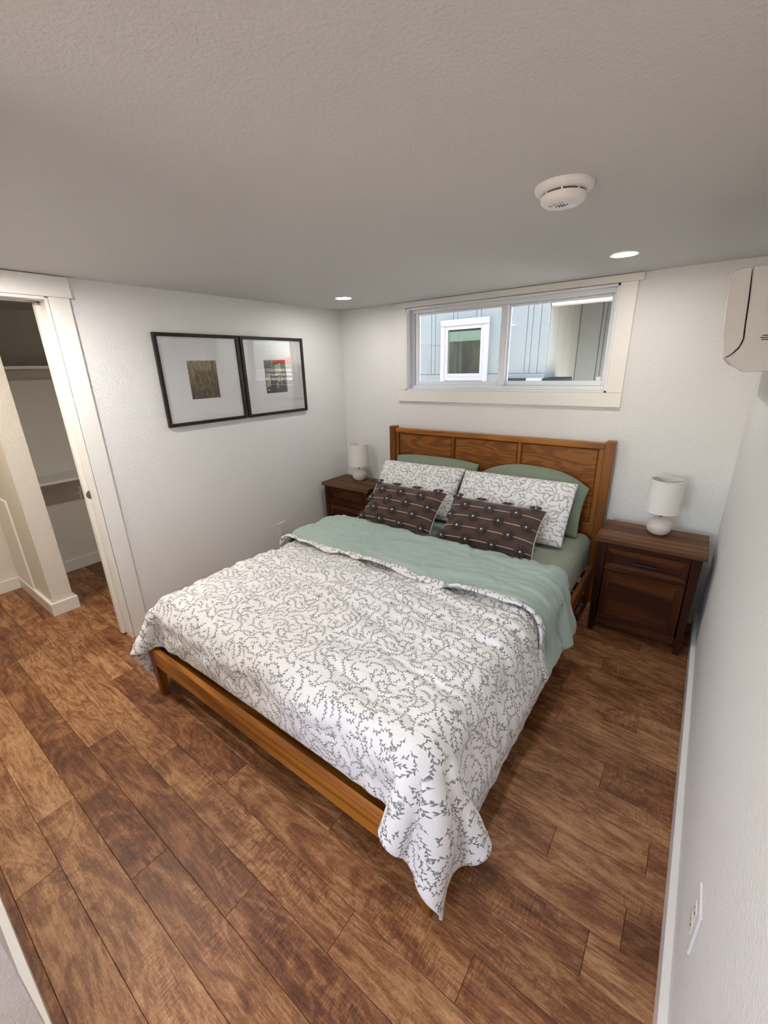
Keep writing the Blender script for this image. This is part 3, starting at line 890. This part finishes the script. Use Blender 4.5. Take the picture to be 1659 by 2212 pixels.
# side rails (the frame runs out of square by a centimetre or two)
G().hexa([(0.575, -0.09, 0.185), (0.598, -0.09, 0.185), (0.645, FY + 0.03, 0.185), (0.618, FY + 0.03, 0.185),
          (0.575, -0.09, 0.272), (0.598, -0.09, 0.272), (0.645, FY + 0.03, 0.272), (0.618, FY + 0.03, 0.272)], 0.003).build('side_rail', M_oaky, bed)
G().hexa([(2.128, -0.09, 0.185), (2.151, -0.09, 0.185), (2.176, FY + 0.03, 0.185), (2.150, FY + 0.03, 0.185),
          (2.128, -0.09, 0.272), (2.151, -0.09, 0.272), (2.176, FY + 0.03, 0.272), (2.150, FY + 0.03, 0.272)], 0.003).build('side_rail', M_oaky, bed)
bx(FX0 + 0.042, FX1 - 0.042, FY + 0.002, FY + 0.028, 0.185, 0.276, bev=0.003).build('foot_rail', M_oak, bed)
for sx, xa in ((1, FX0), (-1, FX1)):
    # tapered foot leg: the outer faces lean inwards
    xi = xa + sx * 0.046
    ob = xa + sx * 0.014
    ib = xa + sx * 0.044
    a, b = sorted((xa, xi)); c, dd = sorted((ob, ib))
    G().hexa([(c, FY + 0.006, 0.0), (dd, FY + 0.006, 0.0), (dd, FY + 0.036, 0.0), (c, FY + 0.036, 0.0),
              (a, FY, 0.278), (b, FY, 0.278), (b, FY + 0.055, 0.278), (a, FY + 0.055, 0.278)], 0.003).build('leg', M_oakz, bed)
for i in range(11):
    y = -0.16 - i * 0.195
    bx(0.63, 2.14, y - 0.04, y + 0.04, 0.215, 0.233).build('slat', M_oak, bed)
# ================================================================== MATTRESS
MX0, MX1, MY0, MY1 = 0.618, 2.122, -2.128, -0.105
mat = thing('mattress', (1.37, -1.1, 0.235), 'queen mattress in a sage green fitted sheet on the oak frame', 'mattress')
def rbox(x0, x1, y0, y1, z0, z1, r, seg=5):
    g = G()
    g.hexa([(x0, y0, z0), (x1, y0, z0), (x1, y1, z0), (x0, y1, z0), (x0, y0, z1), (x1, y0, z1), (x1, y1, z1), (x0, y1, z1)], r, seg)
    return g
o = rbox(MX0, MX1, MY0, MY1, 0.236, BED_TOP, 0.055).build('fitted_sheet', M_sage2, mat, True)

# ================================================================== CLOTH (small position based solver)
def sdf_push(P, prev, box, r, mu):
    c = np.array([(box[0] + box[1]) / 2, (box[2] + box[3]) / 2, (box[4] + box[5]) / 2])
    h = np.array([(box[1] - box[0]) / 2, (box[3] - box[2]) / 2, (box[5] - box[4]) / 2]) - r
    d = P - c
    q = np.abs(d) - h
    m = np.maximum(q, 0)
    ln = np.linalg.norm(m, axis=-1)
    inside = np.minimum(q.max(-1), 0)
    s = ln + inside - r
    hit = s < 0
    if not hit.any(): return
    n = np.where(ln[..., None] > 1e-9, m / np.maximum(ln, 1e-9)[..., None], 0)
    ax = q.argmax(-1)
    eye = np.eye(3)[ax]
    n = np.where(ln[..., None] > 1e-9, n, eye) * np.where(d < 0, -1, 1)
    corr = (-s)[..., None] * n
    P[hit] += corr[hit]
    # friction
    mv = P - prev
    mt = mv - (mv * n).sum(-1, keepdims=True) * n
    prev[hit] += (mt * mu)[hit]

def cloth(x0, x1, y0, y1, z0, nx, ny, boxes, steps=220, iters=8, slack=1.0, seed=1, amp=0.004, bend=0.25, edge=None, pin=None):
    rng = np.random.default_rng(seed)
    X = np.linspace(x0, x1, nx); Y = np.linspace(y0, y1, ny)
    P = np.zeros((ny, nx, 3))
    P[..., 0] = X[None, :]; P[..., 1] = Y[:, None]
    P[..., 2] = z0
    if edge is not None: P = edge(P)
    n = rng.normal(size=(ny, nx))
    for _ in range(3):
        n = (n + np.roll(n, 1, 0) + np.roll(n, -1, 0) + np.roll(n, 1, 1) + np.roll(n, -1, 1)) / 5
    P[..., 2] += n / n.std() * amp + amp
    prev = P.copy()
    hx = (x1 - x0) / (nx - 1); hy = abs(y1 - y0) / (ny - 1)
    if np.isscalar(slack): slack = (slack, slack)
    lx, ly = hx * slack[0], hy * slack[1]
    ld = math.hypot(lx, ly)
    cons = []
    def add(a, b, L, k): cons.append((a, b, L, k))
    S = slice
    for p in (0, 1):
        add((S(None), S(p, nx - 1, 2)), (S(None), S(p + 1, nx, 2)), lx, 1.0)
        add((S(p, ny - 1, 2), S(None)), (S(p + 1, ny, 2), S(None)), ly, 1.0)
        add((S(p, ny - 1, 2), S(0, nx - 1)), (S(p + 1, ny, 2), S(1, nx)), ld, 0.45)
        add((S(p, ny - 1, 2), S(1, nx)), (S(p + 1, ny, 2), S(0, nx - 1)), ld, 0.45)
    for p in range(4):
        # i to i+2 bending pairs
        for st in (p,):
            ia = np.arange(st, nx - 2, 4); 
            if len(ia): add((S(None), ia), (S(None), ia + 2), 2 * lx, bend)
            ja = np.arange(st, ny - 2, 4)
            if len(ja): add((ja, S(None)), (ja + 2, S(None)), 2 * ly, bend)
    gacc = np.array([0, 0, -9.8]) * (1 / 60) ** 2 * 0.10
    for st in range(steps):
        damp = 0.95 if st < steps * 0.7 else 0.85
        if st == int(steps * 0.75): gacc = gacc * 0.4
        v = (P - prev) * damp
        v = np.clip(v, -0.01, 0.01)
        prev = P.copy()
        P = P + v + gacc
        for it in range(iters):
            for a, b, L, k in cons:
                A = P[a]; B = P[b]
                dl = B - A
                ln = np.sqrt((dl * dl).sum(-1, keepdims=True)) + 1e-12
                c = dl * (0.5 * k * (ln - L) / ln)
                P[a] = A + c; P[b] = B - c
            if pin is not None: pin(P)
        for bxs in boxes:
            sdf_push(P, prev, bxs[:6], bxs[6], bxs[7])
        lowz = P[..., 2] < 0.004
        P[..., 2][lowz] = 0.004
    return P

def grid_obj(name, P, mat, parent, uvs=None, thick=0.012, sub=1, off=-1.0, flip=False):
    ny, nx = P.shape[:2]
    loc = Vector((0, 0, 0)); p = parent
    while p is not None: loc += Vector(p.location); p = p.parent
    V = (P - np.array(loc[:])).reshape(-1, 3)
    idx = np.arange(ny * nx).reshape(ny, nx)
    F = np.stack([idx[:-1, :-1], idx[:-1, 1:], idx[1:, 1:], idx[1:, :-1]], -1).reshape(-1, 4)
    if flip: F = F[:, ::-1]
    me = bpy.data.meshes.new(name)
    me.from_pydata(V.tolist(), [], F.tolist())
    me.polygons.foreach_set('use_smooth', [True] * len(me.polygons))
    if uvs is not None:
        lay = me.uv_layers.new(name='UVMap')
        li = np.zeros(len(me.loops), int)
        me.loops.foreach_get('vertex_index', li)
        lay.data.foreach_set('uv', uvs.reshape(-1, 2)[li].astype(np.float32).ravel())
    me.materials.append(mat)
    o = bpy.data.objects.new(name, me)
    COL.objects.link(o)
    o.parent = parent
    if thick:
        md = o.modifiers.new('thickness', 'SOLIDIFY'); md.thickness = thick; md.offset = off
    if sub:
        md = o.modifiers.new('smooth', 'SUBSURF'); md.levels = sub; md.render_levels = sub
    return o

def wrinkle(ny, nx, hy, hx, lx, ly, ang, seed, ridge=0.0):
    # smooth anisotropic noise, correlation lengths lx, ly (m) in axes turned by ang
    rng = np.random.default_rng(seed)
    F = np.fft.fft2(rng.normal(size=(ny * 2, nx * 2)))
    ky = np.fft.fftfreq(ny * 2, hy)[:, None]; kx = np.fft.fftfreq(nx * 2, hx)[None, :]
    a = R(ang)
    u = kx * math.cos(a) + ky * math.sin(a); v = -kx * math.sin(a) + ky * math.cos(a)
    f = np.exp(-((u * lx) ** 2 + (v * ly) ** 2) * 2.2)
    n = np.real(np.fft.ifft2(F * f))[:ny, :nx]
    n /= n.std()
    if ridge: n = n * (1 - ridge) + ridge * (1.2 - 2 * np.abs(n))
    return n
def displace(P, d):
    gx = np.gradient(P, axis=1); gy = np.gradient(P, axis=0)
    n = np.cross(gx, gy)
    n /= np.linalg.norm(n, axis=-1, keepdims=True) + 1e-12
    if n[..., 2].mean() < 0: n = -n
    return P + n * d[..., None]
def up2(P):
    # double the resolution of a grid along both axes (cubic midpoints)
    def ax0(A):
        n = A.shape[0]
        out = np.zeros((2 * n - 1,) + A.shape[1:])
        out[0::2] = A
        B = np.concatenate([2 * A[:1] - A[1:2], A, 2 * A[-1:] - A[-2:-1]], 0)
        out[1::2] = (-B[:-3] + 9 * B[1:-2] + 9 * B[2:-1] - B[3:]) / 16
        return out
    return np.swapaxes(ax0(np.swapaxes(ax0(P), 0, 1)), 0, 1)
mattress_box = (MX0 - 0.008, MX1 + 0.008, MY0 - 0.008, 0.3, 0.0, BED_TOP + 0.022, 0.075, 0.75)
rail_r = (2.100, 2.184, -2.17, -0.09, 0.16, 0.282, 0.02, 0.3)
rail_l = (0.590, 0.650, -2.17, -0.09, 0.16, 0.282, 0.02, 0.3)
rail_f = (0.62, 2.17, FY - 0.006, -2.1, 0.16, 0.286, 0.02, 0.3)
leg_r = (2.135, 2.195, FY - 0.01, FY + 0.06, 0.0, 0.286, 0.02, 0.3)
leg_l = (0.592, 0.65, FY - 0.01, FY + 0.06, 0.0, 0.286, 0.02, 0.3)

duv = thing('duvet', (1.37, -1.5, 0.30), 'white duvet with grey vine print, folded back to its sage green side', 'duvet')
OX, OY = 0.34, 0.175
nx, ny = 115, 86
dx0, dx1, dy0, dy1 = MX0 - OX - 0.05, MX1 + OX - 0.02, -0.865, MY0 - OY
P = cloth(dx0, dx1, dy0, dy1, BED_TOP + 0.03, nx, ny, [mattress_box, rail_f, rail_r, rail_l, leg_r, leg_l], steps=230, iters=8, slack=(1.0, 1.012), seed=3)
uv = np.stack(np.meshgrid(np.linspace(0, dx1 - dx0, nx), np.linspace(0, dy0 - dy1, ny)), -1)
P = up2(P); uv = up2(uv)
ny, nx = P.shape[:2]
hx_, hy_ = (dx1 - dx0) / (nx - 1), (dy0 - dy1) / (ny - 1)
vv = np.linspace(0, 1, ny)[:, None]; uu = np.linspace(0, 1, nx)[None, :]
wr1 = wrinkle(ny, nx, hy_, hx_, 0.42, 0.050, 8, 4, 0.35) * (0.35 + 1.0 * np.exp(-((vv - 0.45) / 0.16) ** 2) * (0.4 + 0.6 * uu)) * 0.0085
wr2 = wrinkle(ny, nx, hy_, hx_, 0.20, 0.09, -35, 6) * 0.0050 + wrinkle(ny, nx, hy_, hx_, 0.4, 0.35, 0, 9) * 0.006
wr3 = wrinkle(ny, nx, hy_, hx_, 0.22, 0.019, 6, 21, 0.7) * 0.0030 * (0.18 + np.exp(-((uu - 0.74) / 0.13) ** 2 - ((vv - 0.46) / 0.15) ** 2) + 0.45 * np.exp(-((vv - 0.55) / 0.10) ** 2))
wr4 = wrinkle(ny, nx, hy_, hx_, 0.16, 0.022, 42, 23, 0.6) * 0.0022 * (0.3 + 0.9 * (vv > 0.72) * np.clip((vv - 0.72) * 8, 0, 1))
edge = np.clip(np.minimum(uu, 1 - uu) / 0.07, 0.12, 1) * np.clip((1 - vv) / 0.05, 0.15, 1)
P = displace(P, edge * (np.maximum(wr1 + wr2, -0.013) + wr3 + wr4) + 0.012)
grid_obj('floral_face', P, M_flor, duv, uv, 0.010, 0, off=1.0)
# folded back part: sage reverse, ending in a floral flange
duvet_box = (MX0 - 0.016, MX1 + 0.020, -2.2, -0.86, 0.0, BED_TOP + 0.046, 0.075, 0.8)
sheet_box = (MX0 - 0.003, MX1 + 0.003, -2.2, 0.3, 0.0, BED_TOP + 0.010, 0.06, 0.8)
sx0, sx1 = MX0 - 0.20, MX1 + 0.275
sny = 34
sy0, sy1 = -0.805, -1.315
Q = cloth(sx0, sx1, sy0, sy1, BED_TOP + 0.055, 110, sny, [duvet_box, sheet_box, rail_r, rail_l], steps=170, iters=8, slack=(1.0, 1.025), seed=8, amp=0.006)
uv2 = np.stack(np.meshgrid(np.linspace(0, sx1 - sx0, 110), np.linspace(0, sy0 - sy1, sny)), -1)
Q = up2(Q); uv2 = up2(uv2)
sny, snx = Q.shape[:2]
hx_, hy_ = (sx1 - sx0) / (snx - 1), (sy0 - sy1) / (sny - 1)
q1 = wrinkle(sny, snx, hy_, hx_, 0.38, 0.06, -16, 12, 0.3) * 0.011 + wrinkle(sny, snx, hy_, hx_, 0.5, 0.05, 10, 15, 0.4) * 0.008
q2 = wrinkle(sny, snx, hy_, hx_, 0.30, 0.024, -12, 31, 0.75) * 0.0042 + wrinkle(sny, snx, hy_, hx_, 0.12, 0.03, 55, 33, 0.5) * 0.0016
uq = np.linspace(0, 1, snx)[None, :]
Q = displace(Q, np.clip(np.minimum(uq, 1 - uq) / 0.10, 0.15, 1) * (np.maximum(q1, -0.018) + q2) + 0.034)
grid_obj('sage_underside', Q[:-4], M_sage, duv, uv2[:-4], 0.012, 0, off=1.0)
grid_obj('hem_flange', Q[-5:], M_flor, duv, uv2[-5:], 0.011, 0, off=1.0)['label'] = 'narrow vine print flange along the fold'

# ================================================================== PILLOWS
def pillow_mesh(w, h, th, nu=34, nv=24, seed=0, wr=0.006, pinch=0.06, droop=0.0, p=4.0):
    rng = np.random.default_rng(seed)
    U, V_ = np.meshgrid(np.linspace(-1, 1, nu), np.linspace(-1, 1, nv))
    x = U * w / 2 * (1 - pinch * (1 - V_ ** 2))
    y = V_ * h / 2 * (1 - pinch * (1 - U ** 2))
    y = y - droop * h * np.abs(U) ** 2.6 * np.clip(V_ * 0.5 + 0.5, 0, 1) ** 1.5
    fu = np.clip((1 - np.abs(U)) / 1.0, 0, 1); fv = np.clip(1 - np.abs(V_), 0, 1)
    t = (np.clip(1 - np.abs(U) ** p, 0, 1) * np.clip(1 - np.abs(V_) ** p, 0, 1)) ** 0.62
    ph = rng.uniform(0, 6.28, 12)
    wv = np.zeros_like(U)
    for k in range(6):
        a = rng.uniform(0, math.pi); fr = rng.uniform(3, 9)
        wv += np.sin((U * math.cos(a) * w / h + V_ * math.sin(a)) * fr + ph[k]) / 6
    zf = th / 2 * t + wr * wv * np.clip(t * 2, 0, 1)
    zb = -th / 2 * t
    return U, V_, x, y, zf, zb
def frame_of(c0, ang, yaw=0.0, roll=0.0):
    # local x = along width, y = up the pillow, z = its front
    a = R(ang)
    X = Vector((1, 0, 0)); Y = Vector((0, math.cos(a), math.sin(a))); Z = Vector((0, -math.sin(a), math.cos(a)))
    m = Matrix((X, Y, Z)).transposed()
    m = Matrix.Rotation(R(yaw), 3, 'Z') @ m @ Matrix.Rotation(R(roll), 3, 'Z')
    return Vector(c0), m
def place(c, m, a, b, d):
    return c + m @ Vector((a, b, d))
def pillow(name, label, w, h, th, c0, ang, mat, part, yaw=0, roll=0, seed=0, wr=0.006, pinch=0.06, grp=None, open_end=0, cat='pillow', p=4.0, droop=0.0):
    """c0 = middle of the bottom edge"""
    c, m = frame_of(c0, ang, yaw, roll)
    t = thing(name, tuple(c0), label, cat, grp)
    U, V_, x, y, zf, zb = pillow_mesh(w, h, th, seed=seed, wr=wr, pinch=pinch, p=p, droop=droop)
    mm = np.array(m)
    y = y + h / 2
    A = np.stack([x, y, zf], -1) @ mm.T
    B = np.stack([x, y, zb], -1) @ mm.T
    ny_, nx_ = A.shape[:2]
    nA = ny_ * nx_
    idx = np.arange(nA).reshape(ny_, nx_)
    bid = idx + nA
    bid[0, :] = idx[0, :]; bid[-1, :] = idx[-1, :]; bid[:, 0] = idx[:, 0]; bid[:, -1] = idx[:, -1]
    F = []
    for j in range(ny_ - 1):
        for i in range(nx_ - 1):
            F.append((idx[j, i], idx[j, i + 1], idx[j + 1, i + 1], idx[j + 1, i]))
            F.append((bid[j, i], bid[j + 1, i], bid[j + 1, i + 1], bid[j, i + 1]))
    V = np.concatenate([A.reshape(-1, 3), B.reshape(-1, 3)])
    me = bpy.data.meshes.new(part)
    me.from_pydata(V.tolist(), [], [tuple(int(i) for i in f) for f in F])
    bm = bmesh.new(); bm.from_mesh(me)
    bmesh.ops.delete(bm, geom=[v for v in bm.verts if not v.link_faces], context='VERTS')
    bm.to_mesh(me); bm.free()
    me.polygons.foreach_set('use_smooth', [True] * len(me.polygons))
    lay = me.uv_layers.new(name='UVMap')
    co = np.zeros(len(me.vertices) * 3); me.vertices.foreach_get('co', co)
    loc = co.reshape(-1, 3) @ mm
    li = np.zeros(len(me.loops), int); me.loops.foreach_get('vertex_index', li)
    lay.data.foreach_set('uv', loc[li][:, :2].astype(np.float32).ravel())
    me.materials.append(mat)
    o = bpy.data.objects.new(part, me); COL.objects.link(o); o.parent = t
    md = o.modifiers.new('smooth', 'SUBSURF'); md.levels = 1; md.render_levels = 1
    if open_end:
        # loose hem of the pillowcase past the end of the pillow
        s = open_end
        nv, nu = 14, 6
        rng = np.random.default_rng(seed + 50)
        hem = np.zeros((nv, nu, 3))
        for j in range(nv):
            v = -1 + 1.15 * j / (nv - 1)
            for i in range(nu):
                u = i / (nu - 1)
                xx_ = s * (w / 2 * (1 - pinch * (1 - v * v)) - 0.03 + u * 0.06)
                yy_ = h / 2 + v * h / 2 * (0.93 - 0.25 * u) - droop * h * max(0, v * 0.5 + 0.5) ** 1.5
                zz_ = 0.028 * (1 - v * v) * (1 - u) + 0.018 * math.sin(v * 5 + seed) * u + 0.008 - 0.02 * u
                hem[j, i] = (xx_, yy_, zz_)
        Pw = hem @ mm.T + np.array(c0)
        uvh = hem[..., :2].copy()
        grid_obj('pillowcase_hem', Pw, mat, t, uvh, 0.006, 1, off=0.0)
    return t, c, m, w, h, th, pinch
zb_ = BED_TOP
# sage pillows against the headboard
pillow('pillow', 'sage green pillow against the left part of the headboard', 0.72, 0.41, 0.12, (0.985, -0.262, zb_ + 0.012), 66, M_sagep, 'pillowcase', seed=1, wr=0.010, pinch=0.04, droop=0.08, p=3.2)
pillow('pillow', 'sage green pillow against the right part of the headboard', 0.72, 0.425, 0.12, (1.712, -0.262, zb_ + 0.012), 66, M_sagep, 'pillowcase', seed=2, wr=0.012, roll=-2, pinch=0.045, droop=0.26, p=3.0)
# floral pillows
pillow('pillow', 'vine print pillow on the left, behind the left brown cushion', 0.70, 0.42, 0.11, (0.945, -0.475, zb_ + 0.016), 50, M_florp, 'pillowcase', seed=3, wr=0.008, yaw=2, pinch=0.03, p=5.0)
pillow('pillow', 'vine print pillow on the right, behind the right brown cushion', 0.745, 0.425, 0.11, (1.668, -0.505, zb_ + 0.016), 50, M_florp, 'pillowcase', seed=4, wr=0.008, yaw=1, pinch=0.015, p=5.0)

# ------------------------------------------------------------------ brown lumbar cushions with cords and yarn flowers
def yarn_flower(r=0.026):
    g = G()
    n = 11
    for ring, (rr, zz, s) in enumerate(((0.62, 0.004, 1.0), (0.36, 0.010, 0.8))):
        for k in range(n - 2 * ring):
            a = k / (n - 2 * ring) * 6.283 + ring * 0.3
            pts = []
            for q in range(7):
                u = q / 6
                # one yarn loop
                b = math.sin(u * math.pi) * r * rr * 0.75 + r * rr * 0.35
                la = a + (u - 0.5) * 0.55
                pts.append((math.cos(la) * b * 1.25, math.sin(la) * b * 1.25, zz + 0.006 * math.sin(u * math.pi) * s))
            g.tube(pts, 0.0026, 5)
    return g
FLOWER_MESH = None
BEAD_MESH = None
def cushion(label, c0, ang, yaw, seed, roll=0, w=0.575, h=0.315, th=0.11):
    global FLOWER_MESH, BEAD_MESH
    t, c, m, w, h, th, pinch = pillow('cushion', label, w, h, th, c0, ang, M_brown, 'cover', yaw=yaw, roll=roll, seed=seed, wr=0.003, pinch=0.05, cat='cushion', p=3.2)
    def surf(u, v, lift=0.0):
        # u, v in -1..1; point on the front
        x = u * w / 2 * (1 - pinch * (1 - v * v)); y = v * h / 2 * (1 - pinch * (1 - u * u)) + h / 2
        tt = max(0.0, (1 - abs(u) ** 3.2) * (1 - abs(v) ** 3.2)) ** 0.62
        return c + m @ Vector((x, y, th / 2 * tt + lift))
    rows = [0.95, 0.52, 0.05, -0.42, -0.86]
    if FLOWER_MESH is None:
        fo = yarn_flower(0.040); tmp = fo.build('yarn_flower', M_tuft, None, True); FLOWER_MESH = tmp.data; bpy.data.objects.remove(tmp)
        bo = G().lathe([(0.0, 0.0), (0.0042, 0.001), (0.0058, 0.005), (0.0042, 0.009), (0.0, 0.010)], (0, 0, 0.006), 12, cap=False)
        tmp = bo.build('bead', M_bead, None, True); BEAD_MESH = tmp.data; bpy.data.objects.remove(tmp)
    for r, v in enumerate(rows):
        pts = [surf(-0.985 + 1.97 * q / 40, v, 0.0016) for q in range(41)]
        g = G()
        # two-ply cord: a beaded line
        g.tube(pts, 0.0026, 6)
        g.build('cord', M_cord, t, True)
        us = (-0.90, -0.34, 0.22, 0.78) if r % 2 == 0 else (-0.62, -0.06, 0.50)
        for u in us:
            p0 = surf(u, v, 0.001)
            e = 0.03
            du = surf(min(1, u + e), v) - surf(max(-1, u - e), v); dv = surf(u, min(1, v + e)) - surf(u, max(-1, v - e))
            nrm = du.cross(dv).normalized()
            zq = nrm.to_track_quat('Z', 'Y')
            o = bpy.data.objects.new('yarn_flower', FLOWER_MESH); COL.objects.link(o)
            o.parent = t
            o.location = p0 - c
            o.rotation_mode = 'QUATERNION'
            from mathutils import Quaternion
            o.rotation_quaternion = zq @ Quaternion((0, 0, 1), random.uniform(0, 6.28))
            b = bpy.data.objects.new('bead', BEAD_MESH); COL.objects.link(b)
            b.parent = o
    # pale zip edge on the right end
    pts = [surf(0.992, -0.97 + 1.94 * q / 20, -0.002) for q in range(21)]
    G().tube(pts, 0.0028, 6).build('zip_edge', M_cord, t, True)
    return t
cushion('brown lumbar cushion with yarn flowers on the left side of the bed', (1.035, -0.765, zb_ + 0.032), 43, 0, 21)
cushion('brown lumbar cushion with yarn flowers on the right side of the bed', (1.665, -0.770, zb_ + 0.030), 42, 1.0, 22)

# ================================================================== NIGHTSTANDS
def nightstand(xa, yb, label):
    """xa = left edge of top, yb = back edge of top"""
    t = thing('nightstand', (xa + 0.25, yb - 0.165, 0), label, 'nightstand', 'walnut nightstands')
    Wt, Dt, Z = 0.505, 0.330, 0.600
    yf = yb - Dt
    bx(xa, xa + Wt, yf, yb, Z - 0.028, Z, bev=0.003).build('top', M_waltop, t)
    # side and back panels
    xl, xr = xa + 0.016, xa + Wt - 0.016
    fy = yf + 0.018
    g = G()
    g.box(xl + 0.012, xl + 0.030, fy + 0.03, yb - 0.02, 0.075, Z - 0.028); g.box(xr - 0.030, xr - 0.012, fy + 0.03, yb - 0.02, 0.075, Z - 0.028)
    g.box(xl + 0.03, xr - 0.03, yb - 0.025, yb - 0.012, 0.075, Z - 0.028); g.box(xl + 0.03, xr - 0.03, fy + 0.03, yb - 0.02, 0.075, 0.09)
    g.build('carcass', M_walz, t)
    for px in (xl, xr - 0.044):
        for py in (fy, yb - 0.052):
            G().hexa([(px + 0.008, py + 0.006, 0), (px + 0.036, py + 0.006, 0), (px + 0.036, py + 0.036, 0), (px + 0.008, py + 0.036, 0),
                      (px, py, Z - 0.028), (px + 0.044, py, Z - 0.028), (px + 0.044, py + 0.042, Z - 0.028), (px, py + 0.042, Z - 0.028)], 0.002).build('leg', M_walz, t)
    fx0, fx1 = xl + 0.044, xr - 0.044
    bx(fx0, fx1, fy + 0.006, fy + 0.03, Z - 0.060, Z - 0.028, bev=0.0015).build('upper_rail', M_wal, t)
    bx(fx0, fx1, fy + 0.004, fy + 0.03, 0.408, 0.424, bev=0.003).build('middle_rail', M_wal, t)
    bx(fx0, fx1, fy + 0.006, fy + 0.03, 0.060, 0.102, bev=0.0015).build('lower_rail', M_wal, t)
    def raised(z0_, z1_, name, fw):
        root = bx(fx0 + 0.002, fx1 - 0.002, fy + 0.014, fy + 0.030, z0_, z1_, bev=0.001).build(name, M_wal, t)
        # mitred border
        a, b = fx0 + 0.002, fx1 - 0.002
        def piece(q, mt):
            v = [(q[0][0], fy + 0.004, q[0][1]), (q[1][0], fy + 0.004, q[1][1]), (q[2][0], fy + 0.0075, q[2][1]), (q[3][0], fy + 0.0075, q[3][1]),
                 (q[0][0], fy + 0.015, q[0][1]), (q[1][0], fy + 0.015, q[1][1]), (q[2][0], fy + 0.015, q[2][1]), (q[3][0], fy + 0.015, q[3][1])]
            G().hexa([v[0], v[1], v[2], v[3], v[4], v[5], v[6], v[7]], 0.0012).build('border', mt, root)
        piece([(a, z0_), (b, z0_), (b - fw, z0_ + fw), (a + fw, z0_ + fw)], M_wal)
        piece([(b, z1_), (a, z1_), (a + fw, z1_ - fw), (b - fw, z1_ - fw)], M_wal)
        piece([(a, z1_), (a, z0_), (a + fw, z0_ + fw), (a + fw, z1_ - fw)], M_walz)
        piece([(b, z0_), (b, z1_), (b - fw, z1_ - fw), (b - fw, z0_ + fw)], M_walz)
        return root
    dr = raised(0.426, Z - 0.062, 'drawer', 0.030)
    hx = (fx0 + fx1) / 2
    g = G()
    hzz = (0.426 + Z - 0.062) / 2
    g.tube([(hx - 0.056, fy - 0.018, hzz), (hx + 0.056, fy - 0.018, hzz)], 0.0042, 8)
    for s in (-0.042, 0.042): g.tube([(hx + s, fy - 0.018, hzz), (hx + s, fy + 0.015, hzz)], 0.0035, 8)
    g.build('handle', M_black, dr, True, 40)
    raised(0.104, 0.406, 'door', 0.038)
    return t
nightstand(2.190, -0.105, 'dark walnut nightstand beside the right wall, with a drawer and a door')
nightstand(0.028, -0.062, 'dark walnut nightstand in the left back corner, partly behind the bed')

# ================================================================== TABLE LAMPS
def lamp(x, y, label, sc=1.0):
    z = 0.600
    t = thing('table_lamp', (x, y, z), label, 'lamp', 'bedside lamps')
    prof = [(0.0, 0.0), (0.036, 0.0), (0.046, 0.006), (0.056, 0.020), (0.0625, 0.040), (0.061, 0.056), (0.052, 0.074), (0.036, 0.087), (0.018, 0.093), (0.010, 0.0945), (0.0, 0.0945)]
    G().lathe([(r * sc, z + h * sc) for r, h in prof], (x, y, 0), 40, cap=False).build('base', M_ceramic, t, True, 50)
    G().lathe([(0.0, z + 0.093 * sc), (0.0075, z + 0.093 * sc), (0.0075, z + 0.108 * sc), (0.0055, z + 0.110 * sc), (0.0055, z + 0.15 * sc), (0.0, z + 0.15 * sc)], (x, y, 0), 16, cap=False).build('neck', M_brass, t, True, 40)
    zs0, zs1 = z + 0.130 * sc, z + 0.308 * sc
    r0, r1 = 0.084 * sc, 0.077 * sc
    sh = G().lathe([(r0 - 0.002, zs0), (r0, zs0), (r1, zs1), (r1 - 0.002, zs1), (r0 - 0.002, zs0)], (x, y, 0), 56, cap=False).build('shade', M_shade, t, True, 40)
    for zz, rr in ((zs0 + 0.002, r0), (zs1 - 0.002, r1)):
        G().tube([(x + math.cos(a / 40 * 6.2832) * rr, y + math.sin(a / 40 * 6.2832) * rr, zz) for a in range(41)], 0.0018, 6).build('rim', M_shade, sh, True)
    g = G()
    for k in range(3):
        a = k * 2.094 + 0.4
        g.tube([(x, y, zs1 - 0.02), (x + math.cos(a) * (r1 - 0.001), y + math.sin(a) * (r1 - 0.001), zs1 - 0.004)], 0.0012, 5)
    g.build('spider', M_brass, sh)
    return t
lamp(2.462, -0.205, 'small lamp with cream round base and white drum shade on the right nightstand')
lamp(0.268, -0.165, 'small lamp with cream round base and white drum shade on the left nightstand', 1.0)

# ================================================================== CLOSET AND HALL BITS
def shelf(z, label, deep):
    t = thing('closet_shelf', (XL2, -1.7, z), label, 'shelf')
    bx(XL2, XL2 + deep, -2.105, -1.205, z - 0.020, z, bev=0.002).build('board', M_trim, t)
    bx(XL2, XL2 + 0.018, -2.105, -1.205, z - 0.075, z - 0.021, bev=0.002).build('cleat', M_trim, t)
    return t
shelf(1.583, 'upper white closet shelf seen through the doorway', 0.30)
shelf(0.800, 'lower white closet shelf seen through the doorway', 0.30)
ap = thing('access_panel', (-1.15, -2.225, 0.09), 'white access panel on the side of the narrow hall wall', 'panel')
bx(XL2 + 0.02, -1.045, -2.238, -2.225, 0.088, 0.74, bev=0.003).build('panel', M_trim, ap)
bx(XL2 + 0.02, -1.150, -2.236, -2.225, 0.80, 1.4, bev=0.003).build('upper_panel', M_trim, ap)
